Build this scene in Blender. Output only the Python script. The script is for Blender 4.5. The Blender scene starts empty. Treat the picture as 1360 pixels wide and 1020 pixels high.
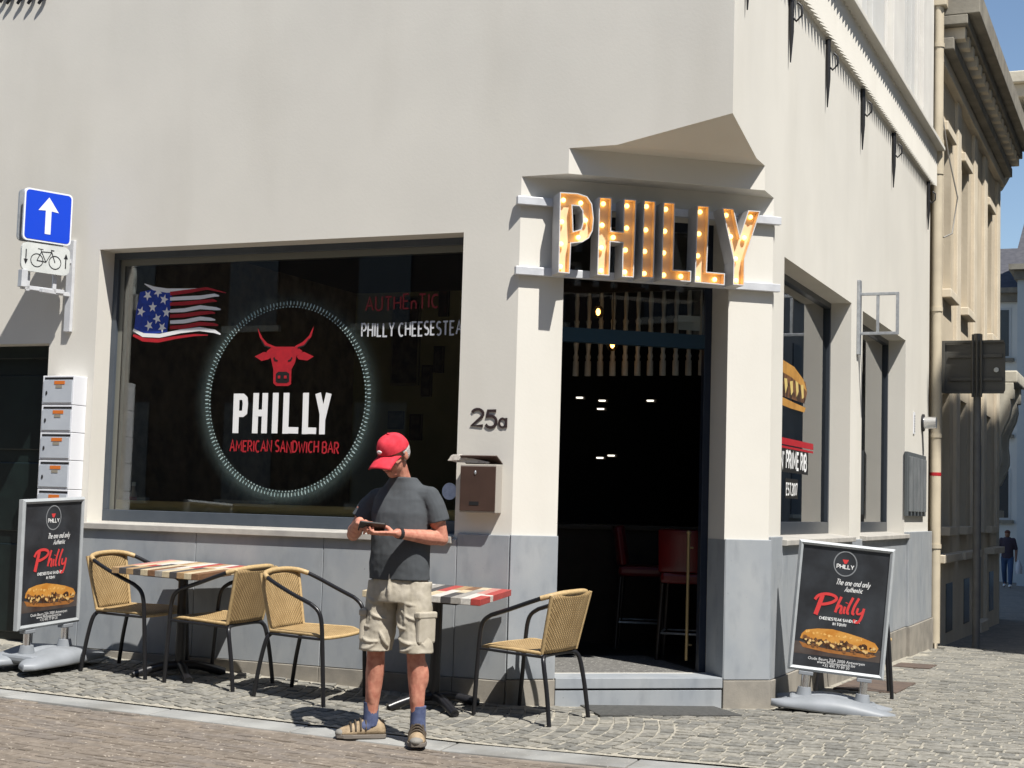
import bpy, bmesh, math, random
from math import sin, cos, pi, radians, atan2, sqrt, exp
from mathutils import Vector as V, Matrix
from mathutils.geometry import tessellate_polygon
random.seed(7)
SC = bpy.context.scene
COL = SC.collection

# ------------------------------------------------------------------ camera
FPX = 2040.0                                   # focal length in pixels of the 1360 px wide photograph
YAW, PITCH, ROLL = radians(23.208), radians(4.446), radians(1.639)
CAM = V((0.0, -9.58, 1.2834))
_f = V((-sin(YAW)*cos(PITCH), cos(YAW)*cos(PITCH), sin(PITCH)))
_r0 = V((cos(YAW), sin(YAW), 0)); _u0 = _r0.cross(_f)
_r = _r0*cos(ROLL) + _u0*sin(ROLL); _u = _u0*cos(ROLL) - _r0*sin(ROLL)
cam = bpy.data.cameras.new('camera'); camo = bpy.data.objects.new('camera', cam); COL.objects.link(camo)
cam.sensor_width = 36; cam.lens = FPX*36/1360; cam.clip_start = .05; cam.clip_end = 600
camo.matrix_world = Matrix(((_r.x, _u.x, -_f.x, CAM.x), (_r.y, _u.y, -_f.y, CAM.y), (_r.z, _u.z, -_f.z, CAM.z), (0, 0, 0, 1)))
SC.camera = camo

# ------------------------------------------------------------------ sky, sun, exposure
SUNRAY = V((-.5, .34, -1.0)).normalized()
W = bpy.data.worlds.new('World'); SC.world = W; W.use_nodes = True
wn = W.node_tree.nodes; wl = W.node_tree.links
sky = wn.new('ShaderNodeTexSky'); sky.sky_type = 'NISHITA'; sky.sun_disc = False
sky.sun_elevation = radians(58.8); sky.sun_rotation = atan2(.5, -.34)
sky.air_density = 1.0; sky.dust_density = .25; sky.ozone_density = 1.6
wl.new(sky.outputs[0], wn['Background'].inputs[0]); wn['Background'].inputs[1].default_value = .085
sl = bpy.data.lights.new('sun', 'SUN'); sl.energy = 5.0; sl.angle = radians(.53); sl.color = (1, .965, .905)
so = bpy.data.objects.new('sun', sl); COL.objects.link(so)
so.rotation_euler = SUNRAY.to_track_quat('-Z', 'Y').to_euler(); so.location = (8, -12, 20)
SC.view_settings.view_transform = 'Standard'; SC.view_settings.look = 'None'
SC.view_settings.exposure = .6; SC.view_settings.gamma = 1; SC.view_settings.use_curve_mapping = False
SC.cycles.max_bounces = 8; SC.cycles.transparent_max_bounces = 16; SC.cycles.sample_clamp_indirect = 4
SC.cycles.caustics_reflective = False; SC.cycles.caustics_refractive = False

# ------------------------------------------------------------------ planes of the place
XC = -2.60                                     # plane of the side facade (faces +x); the front facade is y = 0
PL = V((-4.08, 0)); PR = V((-2.60, 1.16))      # ends of the chamfered corner wall
BT = (PR-PL).normalized(); BN = V((BT.y, -BT.x)); BW = (PR-PL).length
def ray(px, py): return _f + _r*((px-680)/FPX) - _u*((py-510)/FPX)
def onplane(px, py, n, c):
    d = ray(px, py); n = V(n); return CAM + d*((c - CAM.dot(n))/d.dot(n))
def atA(px, py, y=0): return onplane(px, py, (0, 1, 0), y)
def atC(px, py, x=XC): return onplane(px, py, (1, 0, 0), x)
def bpt(s, z, off=0):                           # a point of the chamfer: s along it, off outwards
    p = PL + BT*s + BN*off; return V((p.x, p.y, z))
def sat(u): return u if u < .2 else .2 + .3*(1-exp(-(u-.2)/.3))
def gz(x, y):                                   # height of the ground
    z = -.05 - .033*sat(max(x, -14)+4.08)
    return z - .0195*min(y, 60) if y > 0 else z + .045*max(y, -1.5)
def kerb_y(x): return -1.471 + (x+7.08)*.064 if x < -2.2 else -1.471+4.88*.064 + (x+2.2)*.02

# ------------------------------------------------------------------ materials
MATS = {}
def mat(name, c1, c2=None, scale=4., rough=.6, bump=0., bscale=60., metal=0., spec=.4, stretch=(1, 1, 1), rnd=None,
        detail=6., coords='pos', emit=None, estr=0., speck=None, contrast=(.35, .65), sheen=0., bdist=.01, coat=0., wave=None, stain=None):
    if name in MATS: return MATS[name]
    m = bpy.data.materials.new(name); m.use_nodes = True; n = m.node_tree.nodes; L = m.node_tree.links
    b = n['Principled BSDF']; b.inputs['Roughness'].default_value = rough; b.inputs['Metallic'].default_value = metal
    b.inputs['Specular IOR Level'].default_value = spec
    if coat: b.inputs['Coat Weight'].default_value = coat
    if sheen: b.inputs['Sheen Weight'].default_value = sheen
    if coords == 'pos': g = n.new('ShaderNodeNewGeometry'); src = g.outputs['Position']
    else: g = n.new('ShaderNodeTexCoord'); src = g.outputs['Object']
    mp = n.new('ShaderNodeMapping'); mp.inputs['Scale'].default_value = stretch; L.new(src, mp.inputs[0]); src = mp.outputs[0]
    def mix(fac, a, bb, mode='MIX'):
        x = n.new('ShaderNodeMix'); x.data_type = 'RGBA'; x.blend_type = mode
        for sock, v in ((x.inputs[0], fac), (x.inputs[6], a), (x.inputs[7], bb)):
            if hasattr(v, 'links'): L.new(v, sock)
            else: sock.default_value = v if isinstance(v, float) else (*v[:3], 1)
        return x.outputs[2]
    def noise(sc, det=detail, ro=.55):
        t = n.new('ShaderNodeTexNoise'); t.inputs['Scale'].default_value = sc; t.inputs['Detail'].default_value = det
        t.inputs['Roughness'].default_value = ro; L.new(src, t.inputs['Vector']); return t.outputs[0]
    def ramp(v, a, c):
        r = n.new('ShaderNodeMapRange'); r.inputs[1].default_value = a; r.inputs[2].default_value = c; L.new(v, r.inputs[0]); return r.outputs[0]
    col = c1
    if rnd:                                    # a colour for each piece, by object and by mesh island
        oi = n.new('ShaderNodeObjectInfo'); gg = n.new('ShaderNodeNewGeometry')
        a = n.new('ShaderNodeMath'); a.operation = 'ADD'; L.new(oi.outputs['Random'], a.inputs[0]); L.new(gg.outputs['Random Per Island'], a.inputs[1])
        fr = n.new('ShaderNodeMath'); fr.operation = 'FRACT'; L.new(a.outputs[0], fr.inputs[0])
        cr = n.new('ShaderNodeValToRGB'); L.new(fr.outputs[0], cr.inputs[0]); e = cr.color_ramp.elements
        cr.color_ramp.interpolation = 'CONSTANT' if len(rnd) > 4 else 'LINEAR'
        for i, c in enumerate(rnd):
            el = e[i] if i < 2 else e.new(i/len(rnd)); el.position = i/len(rnd); el.color = (*c, 1)
        col = cr.outputs[0]
        if c2: col = mix(ramp(noise(scale), *contrast), col, c2, 'MULTIPLY')
    elif c2: col = mix(ramp(noise(scale), *contrast), c1, c2)
    if stain:                                  # (colour, scale, from, to, stretch)
        mp2 = n.new('ShaderNodeMapping'); mp2.inputs['Scale'].default_value = stain[4]; L.new(g.outputs[0] if coords == 'pos' else g.outputs['Object'], mp2.inputs[0])
        t = n.new('ShaderNodeTexNoise'); t.inputs['Scale'].default_value = stain[1]; t.inputs['Detail'].default_value = 7; L.new(mp2.outputs[0], t.inputs['Vector'])
        col = mix(ramp(t.outputs[0], stain[2], stain[3]), col, stain[0], 'MULTIPLY')
    if speck:
        col = mix(ramp(noise(speck[1], 2.), speck[2], speck[2]+.06), col, speck[0])
    if hasattr(col, 'links'): L.new(col, b.inputs['Base Color'])
    else: b.inputs['Base Color'].default_value = (*col, 1)
    if wave:                                   # woven strands, from the object's own coordinates
        tc = n.new('ShaderNodeTexCoord'); sp = n.new('ShaderNodeSeparateXYZ'); L.new(tc.outputs['Object'], sp.inputs[0])
        def M(op, a, bb=None):
            x = n.new('ShaderNodeMath'); x.operation = op
            for i, v in enumerate((a, bb)):
                if v is None: continue
                if hasattr(v, 'links'): L.new(v, x.inputs[i])
                else: x.inputs[i].default_value = v
            return x.outputs[0]
        u = M('MULTIPLY', sp.outputs[1], wave); vv = M('MULTIPLY', M('ADD', sp.outputs[0], sp.outputs[2]), wave*1.0)
        h = M('MULTIPLY', M('SINE', u), M('SINE', vv))
        bp = n.new('ShaderNodeBump'); bp.inputs['Strength'].default_value = .7; bp.inputs['Distance'].default_value = .003
        L.new(h, bp.inputs['Height']); L.new(bp.outputs[0], b.inputs['Normal'])
        dk = mix(ramp(h, -.9, .3), tuple(c*.45 for c in c1), col); L.new(dk, b.inputs['Base Color'])
    elif bump:
        bp = n.new('ShaderNodeBump'); bp.inputs['Strength'].default_value = bump; bp.inputs['Distance'].default_value = bdist
        L.new(noise(bscale, 5.), bp.inputs['Height']); L.new(bp.outputs[0], b.inputs['Normal'])
    if emit: b.inputs['Emission Color'].default_value = (*emit, 1); b.inputs['Emission Strength'].default_value = estr
    MATS[name] = m; return m
def glass_mat(name, tint=(.92, .94, .93), k=1.7):
    if name in MATS: return MATS[name]
    m = bpy.data.materials.new(name); m.use_nodes = True; n = m.node_tree.nodes; L = m.node_tree.links
    n.remove(n['Principled BSDF']); t = n.new('ShaderNodeBsdfTransparent'); t.inputs[0].default_value = (*tint, 1)
    gl = n.new('ShaderNodeBsdfGlossy'); gl.inputs['Roughness'].default_value = .0; fr = n.new('ShaderNodeFresnel'); fr.inputs[0].default_value = 1.5
    mu = n.new('ShaderNodeMath'); mu.operation = 'MULTIPLY'; mu.inputs[1].default_value = k; mu.use_clamp = True; L.new(fr.outputs[0], mu.inputs[0])
    mx = n.new('ShaderNodeMixShader'); L.new(mu.outputs[0], mx.inputs[0]); L.new(t.outputs[0], mx.inputs[1]); L.new(gl.outputs[0], mx.inputs[2])
    L.new(mx.outputs[0], n['Material Output'].inputs[0]); MATS[name] = m; return m
def spray_mat(name, colr, alpha, nscale=90):   # sprayed paint: breaks up into see-through specks, densest where vertex alpha is high
    m = bpy.data.materials.new(name); m.use_nodes = True; n = m.node_tree.nodes; L = m.node_tree.links
    b = n['Principled BSDF']; b.inputs['Base Color'].default_value = (*colr, 1); b.inputs['Roughness'].default_value = .7
    at = n.new('ShaderNodeVertexColor'); at.layer_name = 'cover'
    g = n.new('ShaderNodeNewGeometry'); t = n.new('ShaderNodeTexNoise'); t.inputs['Scale'].default_value = nscale; t.inputs['Detail'].default_value = 4; L.new(g.outputs['Position'], t.inputs['Vector'])
    mr = n.new('ShaderNodeMapRange'); mr.inputs[1].default_value = .35; mr.inputs[2].default_value = .65; L.new(t.outputs[0], mr.inputs[0])
    mu = n.new('ShaderNodeMath'); mu.operation = 'MULTIPLY'; L.new(at.outputs['Color'], mu.inputs[0]); L.new(mr.outputs[0], mu.inputs[1])
    m2 = n.new('ShaderNodeMath'); m2.operation = 'MULTIPLY'; m2.inputs[1].default_value = alpha; L.new(mu.outputs[0], m2.inputs[0])
    L.new(m2.outputs[0], b.inputs['Alpha']); MATS[name] = m; return m

# ------------------------------------------------------------------ mesh builder
class MB:
    def __init__(s): s.v = []; s.f = []; s.mi = []; s.sm = []; s.cur = 0
    def m(s, i): s.cur = i; return s
    def add(s, vs, fs, smooth=False):
        o = len(s.v); s.v += [tuple(p) for p in vs]
        for f in fs: s.f.append(tuple(i+o for i in f)); s.mi.append(s.cur); s.sm.append(smooth)
        return s
    def box(s, a, b, M=None):
        x0, y0, z0 = [min(p, q) for p, q in zip(a, b)]; x1, y1, z1 = [max(p, q) for p, q in zip(a, b)]
        vs = [V(p) for p in ((x0, y0, z0), (x1, y0, z0), (x1, y1, z0), (x0, y1, z0), (x0, y0, z1), (x1, y0, z1), (x1, y1, z1), (x0, y1, z1))]
        if M: vs = [M @ p for p in vs]
        return s.add(vs, [(0, 3, 2, 1), (4, 5, 6, 7), (0, 1, 5, 4), (1, 2, 6, 5), (2, 3, 7, 6), (3, 0, 4, 7)])
    def obox(s, o, u, v, w):                   # box from a corner and three edge vectors
        o, u, v, w = V(o), V(u), V(v), V(w)
        if u.cross(v).dot(w) < 0: u, v = v, u
        vs = [o, o+u, o+u+v, o+v, o+w, o+u+w, o+u+v+w, o+v+w]
        return s.add(vs, [(0, 3, 2, 1), (4, 5, 6, 7), (0, 1, 5, 4), (1, 2, 6, 5), (2, 3, 7, 6), (3, 0, 4, 7)])
    def quad(s, *p): return s.add(p, [tuple(range(len(p)))])
    def prism(s, poly, z0, z1, M=None, caps=True):  # polygon in xy, extruded in z, then M
        n = len(poly); a = sum(poly[i][0]*poly[(i+1) % n][1]-poly[(i+1) % n][0]*poly[i][1] for i in range(n))
        if a < 0: poly = poly[::-1]
        vs = [V((p[0], p[1], z0)) for p in poly]+[V((p[0], p[1], z1)) for p in poly]
        if M: vs = [M @ p for p in vs]
        fs = [(i, (i+1) % n, n+(i+1) % n, n+i) for i in range(n)]
        if caps:
            for t in tessellate_polygon([[V((p[0], p[1], 0)) for p in poly]]):
                A, B, C = [V((*poly[i], 0)) for i in t]
                if (B-A).cross(C-A).z < 0: t = t[::-1]
                fs.append(tuple(n+i for i in t)); fs.append(tuple(t[::-1]))
        return s.add(vs, fs)
    def loft(s, rings, caps=True, smooth=True, close=True):
        n = len(rings[0]); o = []
        for r in rings: o += [V(p) for p in r]
        fs = []
        for k in range(len(rings)-1):
            for i in range(n if close else n-1):
                j = (i+1) % n; fs.append((k*n+i, k*n+j, (k+1)*n+j, (k+1)*n+i))
        s.add(o, fs, smooth)
        if caps and close:
            s.add([V(p) for p in rings[0]], [tuple(range(n))[::-1]]); s.add([V(p) for p in rings[-1]], [tuple(range(n))])
        return s
    def tube(s, pts, r, n=8, caps=True):
        pts = [V(p) for p in pts]; rs = r if isinstance(r, (list, tuple)) else [r]*len(pts); rings = []; prev = None
        for i, p in enumerate(pts):
            t = (pts[min(i+1, len(pts)-1)]-pts[max(i-1, 0)]).normalized()
            if prev is None:
                a = V((0, 0, 1)) if abs(t.z) < .9 else V((1, 0, 0)); x = t.cross(a).normalized()
            else: x = (prev - t*prev.dot(t)).normalized()
            prev = x; y = t.cross(x)
            rings.append([p + x*(rs[i]*cos(2*pi*k/n)) + y*(rs[i]*sin(2*pi*k/n)) for k in range(n)])
        return s.loft(rings, caps)
    def ell(s, c, r, M=None, nu=16, nv=10):
        c = V(c); rings = []
        for j in range(1, nv):
            t = pi*j/nv; rings.append([V((r[0]*sin(t)*cos(2*pi*i/nu), r[1]*sin(t)*sin(2*pi*i/nu), -r[2]*cos(t))) for i in range(nu)])
        top, bot = V((0, 0, r[2])), V((0, 0, -r[2]))
        f = lambda p: c + ((M @ p) if M else p)
        vs = [f(p) for q in rings for p in q]+[f(bot), f(top)]; fs = []
        for k in range(nv-2):
            for i in range(nu): j = (i+1) % nu; fs.append((k*nu+i, k*nu+j, (k+1)*nu+j, (k+1)*nu+i))
        nb = len(vs)-2
        for i in range(nu): j = (i+1) % nu; fs.append((nb, j, i)); fs.append((nb+1, (nv-2)*nu+i, (nv-2)*nu+j))
        return s.add(vs, fs, True)
    def chain(s, pts):                          # a limb: (point, radius) joints as balls joined by tapered tubes
        for p, r in pts: s.ell(p, (r, r, r), nu=14, nv=8)
        for (p, r), (q, t) in zip(pts, pts[1:]): s.tube([p, q], [r, t], 14)
        return s
    def build(s, name, mats, parent=None, local=False, bevel=0, remesh=0, smooth_it=0, disp=None, subsurf=0):
        me = bpy.data.meshes.new(name); me.from_pydata(s.v, [], s.f)
        me.polygons.foreach_set('material_index', s.mi); me.polygons.foreach_set('use_smooth', s.sm); me.update()
        for m in (mats if isinstance(mats, (list, tuple)) else [mats]): me.materials.append(m)
        return put(name, me, parent, local, bevel, remesh, smooth_it, disp, subsurf)
def put(name, me, parent=None, local=False, bevel=0, remesh=0, smooth_it=0, disp=None, subsurf=0):
    o = bpy.data.objects.new(name, me); COL.objects.link(o)
    if parent:
        o.parent = parent
        if not local: o.matrix_parent_inverse = parent.matrix_basis.inverted()
    if bevel:
        b = o.modifiers.new('bevel', 'BEVEL'); b.width = bevel; b.segments = 2; b.limit_method = 'ANGLE'
    if remesh:
        r = o.modifiers.new('remesh', 'REMESH'); r.mode = 'VOXEL'; r.voxel_size = remesh; r.use_smooth_shade = True
    if smooth_it:
        r = o.modifiers.new('smooth', 'SMOOTH'); r.factor = .5; r.iterations = smooth_it
    if disp:
        tx = bpy.data.textures.new(name+'_folds', 'CLOUDS'); tx.noise_scale = disp[1]; tx.noise_depth = 2
        d = o.modifiers.new('folds', 'DISPLACE'); d.texture = tx; d.strength = disp[0]; d.mid_level = .5; d.texture_coords = 'LOCAL'
    if subsurf:
        d = o.modifiers.new('sub', 'SUBSURF'); d.levels = subsurf; d.render_levels = subsurf
    return o
def tag(o, label, cat, group=None):
    o['label'] = label; o['category'] = cat
    if group: o['group'] = group
    return o
def thing(name, label, cat, loc=(0, 0, 0), rz=0, group=None, M=None):
    o = bpy.data.objects.new(name, None); COL.objects.link(o); o.empty_display_size = .1
    o.location = loc; o.rotation_euler = (0, 0, rz)
    o.matrix_basis = M if M else Matrix.Translation(V(loc)) @ Matrix.Rotation(rz, 4, 'Z')
    return tag(o, label, cat, group)
def copy_tree(o, parent=None):
    c = o.copy(); COL.objects.link(c)
    if parent: c.parent = parent
    for ch in list(o.children): copy_tree(ch, c)
    return c
def structure(o): o['kind'] = 'structure'; return o
def frame(o, u, v):                             # matrix whose x = u, y = v, z = normal
    u = V(u).normalized(); v = V(v).normalized(); n = u.cross(v).normalized(); v = n.cross(u)
    o = V(o); return Matrix(((u.x, v.x, n.x, o.x), (u.y, v.y, n.y, o.y), (u.z, v.z, n.z, o.z), (0, 0, 0, 1)))
def wall(mb, o, u, n, size, holes, zr, thick):  # wall in the plane (o,u,z) facing n, with rectangular holes (u0,u1,z0,z1)
    o, u, n = V(o), V(u), V(n); Z = V((0, 0, 1))
    us = sorted({size[0], size[1], *[h[0] for h in holes], *[h[1] for h in holes]})
    zs = sorted({zr[0], zr[1], *[h[2] for h in holes], *[h[3] for h in holes]})
    P = lambda a, z, d=0: o + u*a + Z*z - n*d
    solid = lambda a, z: not any(h[0] < a < h[1] and h[2] < z < h[3] for h in holes)
    flip = u.cross(Z).dot(n) < 0
    def q(*p): mb.quad(*(p[::-1] if flip else p))
    for a0, a1 in zip(us, us[1:]):
        for z0, z1 in zip(zs, zs[1:]):
            if solid((a0+a1)/2, (z0+z1)/2):
                q(P(a0, z0), P(a1, z0), P(a1, z1), P(a0, z1)); q(P(a0, z1, thick), P(a1, z1, thick), P(a1, z0, thick), P(a0, z0, thick))
    for h in holes:
        a0, a1, z0, z1 = h
        q(P(a0, z0), P(a0, z1), P(a0, z1, thick), P(a0, z0, thick)); q(P(a1, z1), P(a1, z0), P(a1, z0, thick), P(a1, z1, thick))
        q(P(a0, z1), P(a1, z1), P(a1, z1, thick), P(a0, z1, thick)); q(P(a1, z0), P(a0, z0), P(a0, z0, thick), P(a1, z0, thick))
    return mb

# ------------------------------------------------------------------ lettering
def arc(cx, cy, rx, ry, a0, a1, n=8): return [(cx+rx*cos(radians(a0+(a1-a0)*i/n)), cy+ry*sin(radians(a0+(a1-a0)*i/n))) for i in range(n+1)]
G = {  # stroke letters: width, strokes
 'A': (.62, [[(0, 0), (.31, 1), (.62, 0)], [(.12, .36), (.5, .36)]]), 'B': (.52, [[(0, 0), (0, 1)], [(0, 1), (.28, 1)]+arc(.28, .77, .2, .23, 90, -90)+[(0, .54)], [(.25, .54)]+arc(.27, .27, .25, .27, 90, -90)+[(0, 0)]]),
 'C': (.54, [arc(.3, .5, .3, .5, 55, 305, 12)]), 'D': (.56, [[(0, 0), (0, 1), (.22, 1)]+arc(.22, .5, .34, .5, 90, -90, 10)+[(0, 0)]]),
 'E': (.46, [[(.46, 1), (0, 1), (0, 0), (.46, 0)], [(0, .52), (.38, .52)]]), 'H': (.56, [[(0, 0), (0, 1)], [(.56, 0), (.56, 1)], [(0, .5), (.56, .5)]]),
 'I': (.06, [[(.03, 0), (.03, 1)]]), 'K': (.52, [[(0, 0), (0, 1)], [(.5, 1), (0, .45)], [(.14, .6), (.52, 0)]]), 'L': (.46, [[(0, 1), (0, 0), (.46, 0)]]),
 'M': (.76, [[(0, 0), (.06, 1), (.38, .3), (.7, 1), (.76, 0)]]), 'N': (.58, [[(0, 0), (0, 1), (.58, 0), (.58, 1)]]),
 'O': (.62, [arc(.31, .5, .31, .5, 90, 450, 18)]), 'P': (.5, [[(0, 0), (0, 1), (.25, 1)]+arc(.25, .73, .25, .27, 90, -90)+[(0, .46)]]),
 'R': (.54, [[(0, 0), (0, 1), (.25, 1)]+arc(.25, .74, .25, .26, 90, -90)+[(0, .48)], [(.22, .48), (.54, 0)]]),
 'S': (.48, [arc(.24, .75, .24, .25, 40, 270, 9)+arc(.24, .25, .24, .25, 90, -140, 9)]), 'T': (.56, [[(0, 1), (.56, 1)], [(.28, 1), (.28, 0)]]),
 'U': (.56, [[(0, 1), (0, .28)]+arc(.28, .28, .28, .28, 180, 360)+[(.56, 1)]]), 'W': (.84, [[(0, 1), (.2, 0), (.42, .75), (.64, 0), (.84, 1)]]),
 'Y': (.58, [[(0, 1), (.29, .45), (.58, 1)], [(.29, .45), (.29, 0)]]), '.': (.06, [[(0, 0), (.06, 0)]]), "'": (.06, [[(.03, 1), (0, .8)]]), '&': (.5, [[(.5, 0), (.1, .7)]+arc(.25, .82, .15, .18, 200, -40, 8)+[(.05, .3)]+arc(.2, .2, .2, .2, 160, 330, 8)]),
 '0': (.5, [arc(.25, .5, .25, .5, 90, 450, 16)]), '1': (.2, [[(0, .8), (.2, 1), (.2, 0)]]), '2': (.48, [arc(.24, .74, .24, .26, 160, -30, 9)+[(0, 0), (.48, 0)]]), '7': (.46, [[(0, 1), (.46, 1), (.15, 0)]]),
 'e': (.44, [[(.03, .3), (.42, .34)]+arc(.22, .3, .21, .3, 10, 320, 12)]), 'n': (.4, [[(0, 0), (0, .6)], arc(.2, .34, .2, .26, 170, 0, 8)+[(.4, 0)]]), 'h': (.4, [[(0, 0), (0, 1)], arc(.2, .34, .2, .26, 170, 0, 8)+[(.4, 0)]]),
 'o': (.42, [arc(.21, .3, .21, .3, 90, 450, 12)]), 'a': (.42, [arc(.2, .3, .2, .3, 60, 400, 12)+[(.4, .6), (.4, 0)]]), 'd': (.44, [arc(.2, .3, .2, .3, 60, 400, 12), [(.42, 1), (.42, 0)]]), 'l': (.1, [[(.05, 1), (.05, 0)]]),
 'y': (.42, [[(0, .6), (.2, .05)], [(.42, .6), (.1, -.35)]]), 't': (.3, [[(.12, .9), (.12, .1), (.28, 0)], [(0, .6), (.3, .6)]]), 'u': (.4, [[(0, .6), (0, .2)]+arc(.2, .2, .2, .2, 180, 340, 8), [(.4, .6), (.4, 0)]]), 'i': (.06, [[(.03, .6), (.03, 0)], [(.03, .84), (.03, .9)]]), 'c': (.38, [arc(.22, .3, .2, .3, 50, 310, 10)]),
}
LAY = [0]
def stroke(mb, pts, w, M, lift=0.0):            # a painted stroke; every stroke lies a hair above the last
    LAY[0] = (LAY[0]+1) % 9; z = lift + LAY[0]*.00025; P = [V((p[0], p[1], 0)) for p in pts]; closed = (P[0]-P[-1]).length < 1e-6
    ws = w if isinstance(w, (list, tuple)) else [w]*len(P); L = []; R = []
    for i, p in enumerate(P):
        a = P[i-1] if i else (P[-2] if closed else None); b = P[i+1] if i < len(P)-1 else (P[1] if closed else None)
        d1 = (p-a).normalized() if a is not None else (b-p).normalized(); d2 = (b-p).normalized() if b is not None else d1
        t = (d1+d2); t = t.normalized() if t.length > 1e-6 else d1
        nn = V((-t.y, t.x, 0)); k = 1/max(.55, nn.dot(V((-d1.y, d1.x, 0)))); h = nn*(ws[i]/2*k); e = V((0, 0, z))
        L.append(M @ (p+h+e)); R.append(M @ (p-h+e))
    for i in range(len(P)-1): mb.quad(R[i], R[i+1], L[i+1], L[i])
def text_w(t, gap=.16): return sum((G[c][0]+gap) if c in G else .34 for c in t)-gap
def text(mb, t, M, width, height, w, slant=0, gap=.16, jit=0.):   # fits t in width x height; M: origin at the baseline's left
    k = width/text_w(t, gap); x = 0
    for c in t:
        if c not in G: x += .34*k; continue
        gw, ss = G[c]; dy = random.uniform(-jit, jit)*height; hh = height*(1+random.uniform(-jit, jit))
        for s in ss: stroke(mb, [(x+p[0]*k+slant*p[1]*height, dy+p[1]*hh) for p in s], w, M)
        x += (gw+gap)*k
def fontmesh(name, t, size, M, m, parent, depth=0., align='CENTER', sx=1.):   # Blender's own built-in face
    cu = bpy.data.curves.new(name, 'FONT'); cu.body = t; cu.size = size; cu.extrude = depth; cu.align_x = align; cu.resolution_u = 3
    tmp = bpy.data.objects.new('tmp', cu); COL.objects.link(tmp); dg = bpy.context.evaluated_depsgraph_get()
    me = bpy.data.meshes.new_from_object(tmp.evaluated_get(dg)); bpy.data.objects.remove(tmp); bpy.data.curves.remove(cu)
    me.transform(M @ Matrix.Diagonal((sx, 1, 1, 1))); me.materials.clear(); me.materials.append(m); me.name = name
    return put(name, me, parent)
# ================================================================== MATERIALS OF THE PLACE
stucco = mat('stucco', (.665, .638, .575), (.625, .60, .542), 1.1, .85, .14, 45, spec=.2, bdist=.004, stain=((.93, .925, .915), 1.0, .5, .8, (2.0, 2.0, .42)), speck=((.54, .52, .475), 130, .75))
stucco_lit = stucco
bluestone = mat('bluestone', (.262, .283, .305), (.32, .335, .345), 3.2, .6, .15, 120, spec=.35, stretch=(1, 1, .7), bdist=.003, stain=((.78, .79, .80), 5, .52, .8, (2.2, 2.2, .9)), speck=((.17, .18, .19), 42, .73))
plinthst = mat('plinth_stone', (.29, .265, .225), (.20, .185, .16), 5, .8, .3, 90, bdist=.004)
sillstone = mat('sill_stone', (.42, .40, .36), (.33, .315, .29), 8, .75, .2, 140, bdist=.003)
frame_dark = mat('frame_paint', (.035, .042, .052), None, rough=.35)
frame_grey = mat('frame_grey_paint', (.07, .083, .10), (.058, .07, .086), 6, rough=.45)
navy = mat('door_paint', (.012, .018, .032), None, rough=.3)
glass = glass_mat('window_glass')
steel = mat('galvanised_steel', (.48, .5, .52), (.36, .38, .4), 25, .45, metal=.6)
black_iron = mat('black_iron', (.015, .015, .017), None, rough=.45)
white_paint = mat('white_sign_paint', (.78, .78, .77), None, rough=.6)
red_paint = mat('red_sign_paint', (.42, .012, .02), (.33, .01, .018), 30, rough=.6)
blue_paint = mat('blue_sign_paint', (.012, .05, .36), (.01, .035, .25), 40, rough=.6)

# ================================================================== GROUND AND PAVING
sand = mat('joint_sand', (.345, .32, .265), (.25, .235, .195), 14, .95, .5, 200, bdist=.006, speck=((.55, .5, .4), 60, .62))
far_pave = mat('far_paving', (.225, .21, .18), (.16, .152, .135), 3.2, .9, .6, 9, bdist=.02, speck=((.36, .33, .27), 11, .63))
sett_m = mat('sett_stone', (.3, .28, .23), (.62, .615, .60), 26, .86, .6, 75, bdist=.008, spec=.25,
             rnd=[(.27, .258, .225), (.23, .222, .198), (.30, .284, .245), (.195, .19, .172)])
brick_m = mat('paving_brick', (.25, .2, .17), (.7, .69, .68), 18, .9, .5, 110, bdist=.006, spec=.2, speck=((.42, .37, .31), 34, .66),
              rnd=[(.205, .172, .140), (.18, .153, .126), (.23, .194, .157), (.19, .165, .142)])
kerb_m = mat('kerb_stone', (.30, .30, .285), (.22, .222, .215), 4, .85, .35, 120, bdist=.004, stain=((.75, .73, .7), 2.5, .5, .7, (1, 1, 1)), speck=((.42, .4, .36), 50, .68))

def ground_sheet(name, xs, ys, dz, m):
    mb = MB(); nx = len(xs)
    vs = [(x, y, gz(x, y)+(dz(x, y) if callable(dz) else dz)) for y in ys for x in xs]
    mb.add(vs, [(j*nx+i, j*nx+i+1, (j+1)*nx+i+1, (j+1)*nx+i) for j in range(len(ys)-1) for i in range(nx-1)], True)
    return structure(mb.build(name, m))
def rng(a, b, s): n = max(1, round((b-a)/s)); return [a+(b-a)*i/n for i in range(n+1)]
ground_sheet('ground', [-220, -100, -50, -25, -14]+rng(-13, -4, .75)+rng(-3.9, -2.4, .15)+rng(-2, 8, 1)+[20, 50, 100, 220],
             [-220, -100, -40, -20, -10, -5, -2]+rng(-1.5, 0, .25)+[.3]+rng(1, 60, 2)+[100, 220], -.035, far_pave)
bed_xs = rng(-13, -4, .75)+rng(-3.9, -2.4, .15)+rng(-2, 3.4, .6)
pb_ = MB(); ts = rng(0, 1, .2)+rng(1.2, 9.6, .5); nb = len(bed_xs)      # bed of the setts, from the kerb line inwards
pb_.add([(x, (kerb_y(x)+.004)*(1-t) if t <= 1 else t-1, 0) for t in ts for x in bed_xs], [(j*nb+i, j*nb+i+1, (j+1)*nb+i+1, (j+1)*nb+i) for j in range(len(ts)-1) for i in range(nb-1)], True)
pb_.v = [(x, y, gz(x, y)-.0065) for x, y, z in pb_.v]; pavement = structure(pb_.build('pavement', sand))
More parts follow.
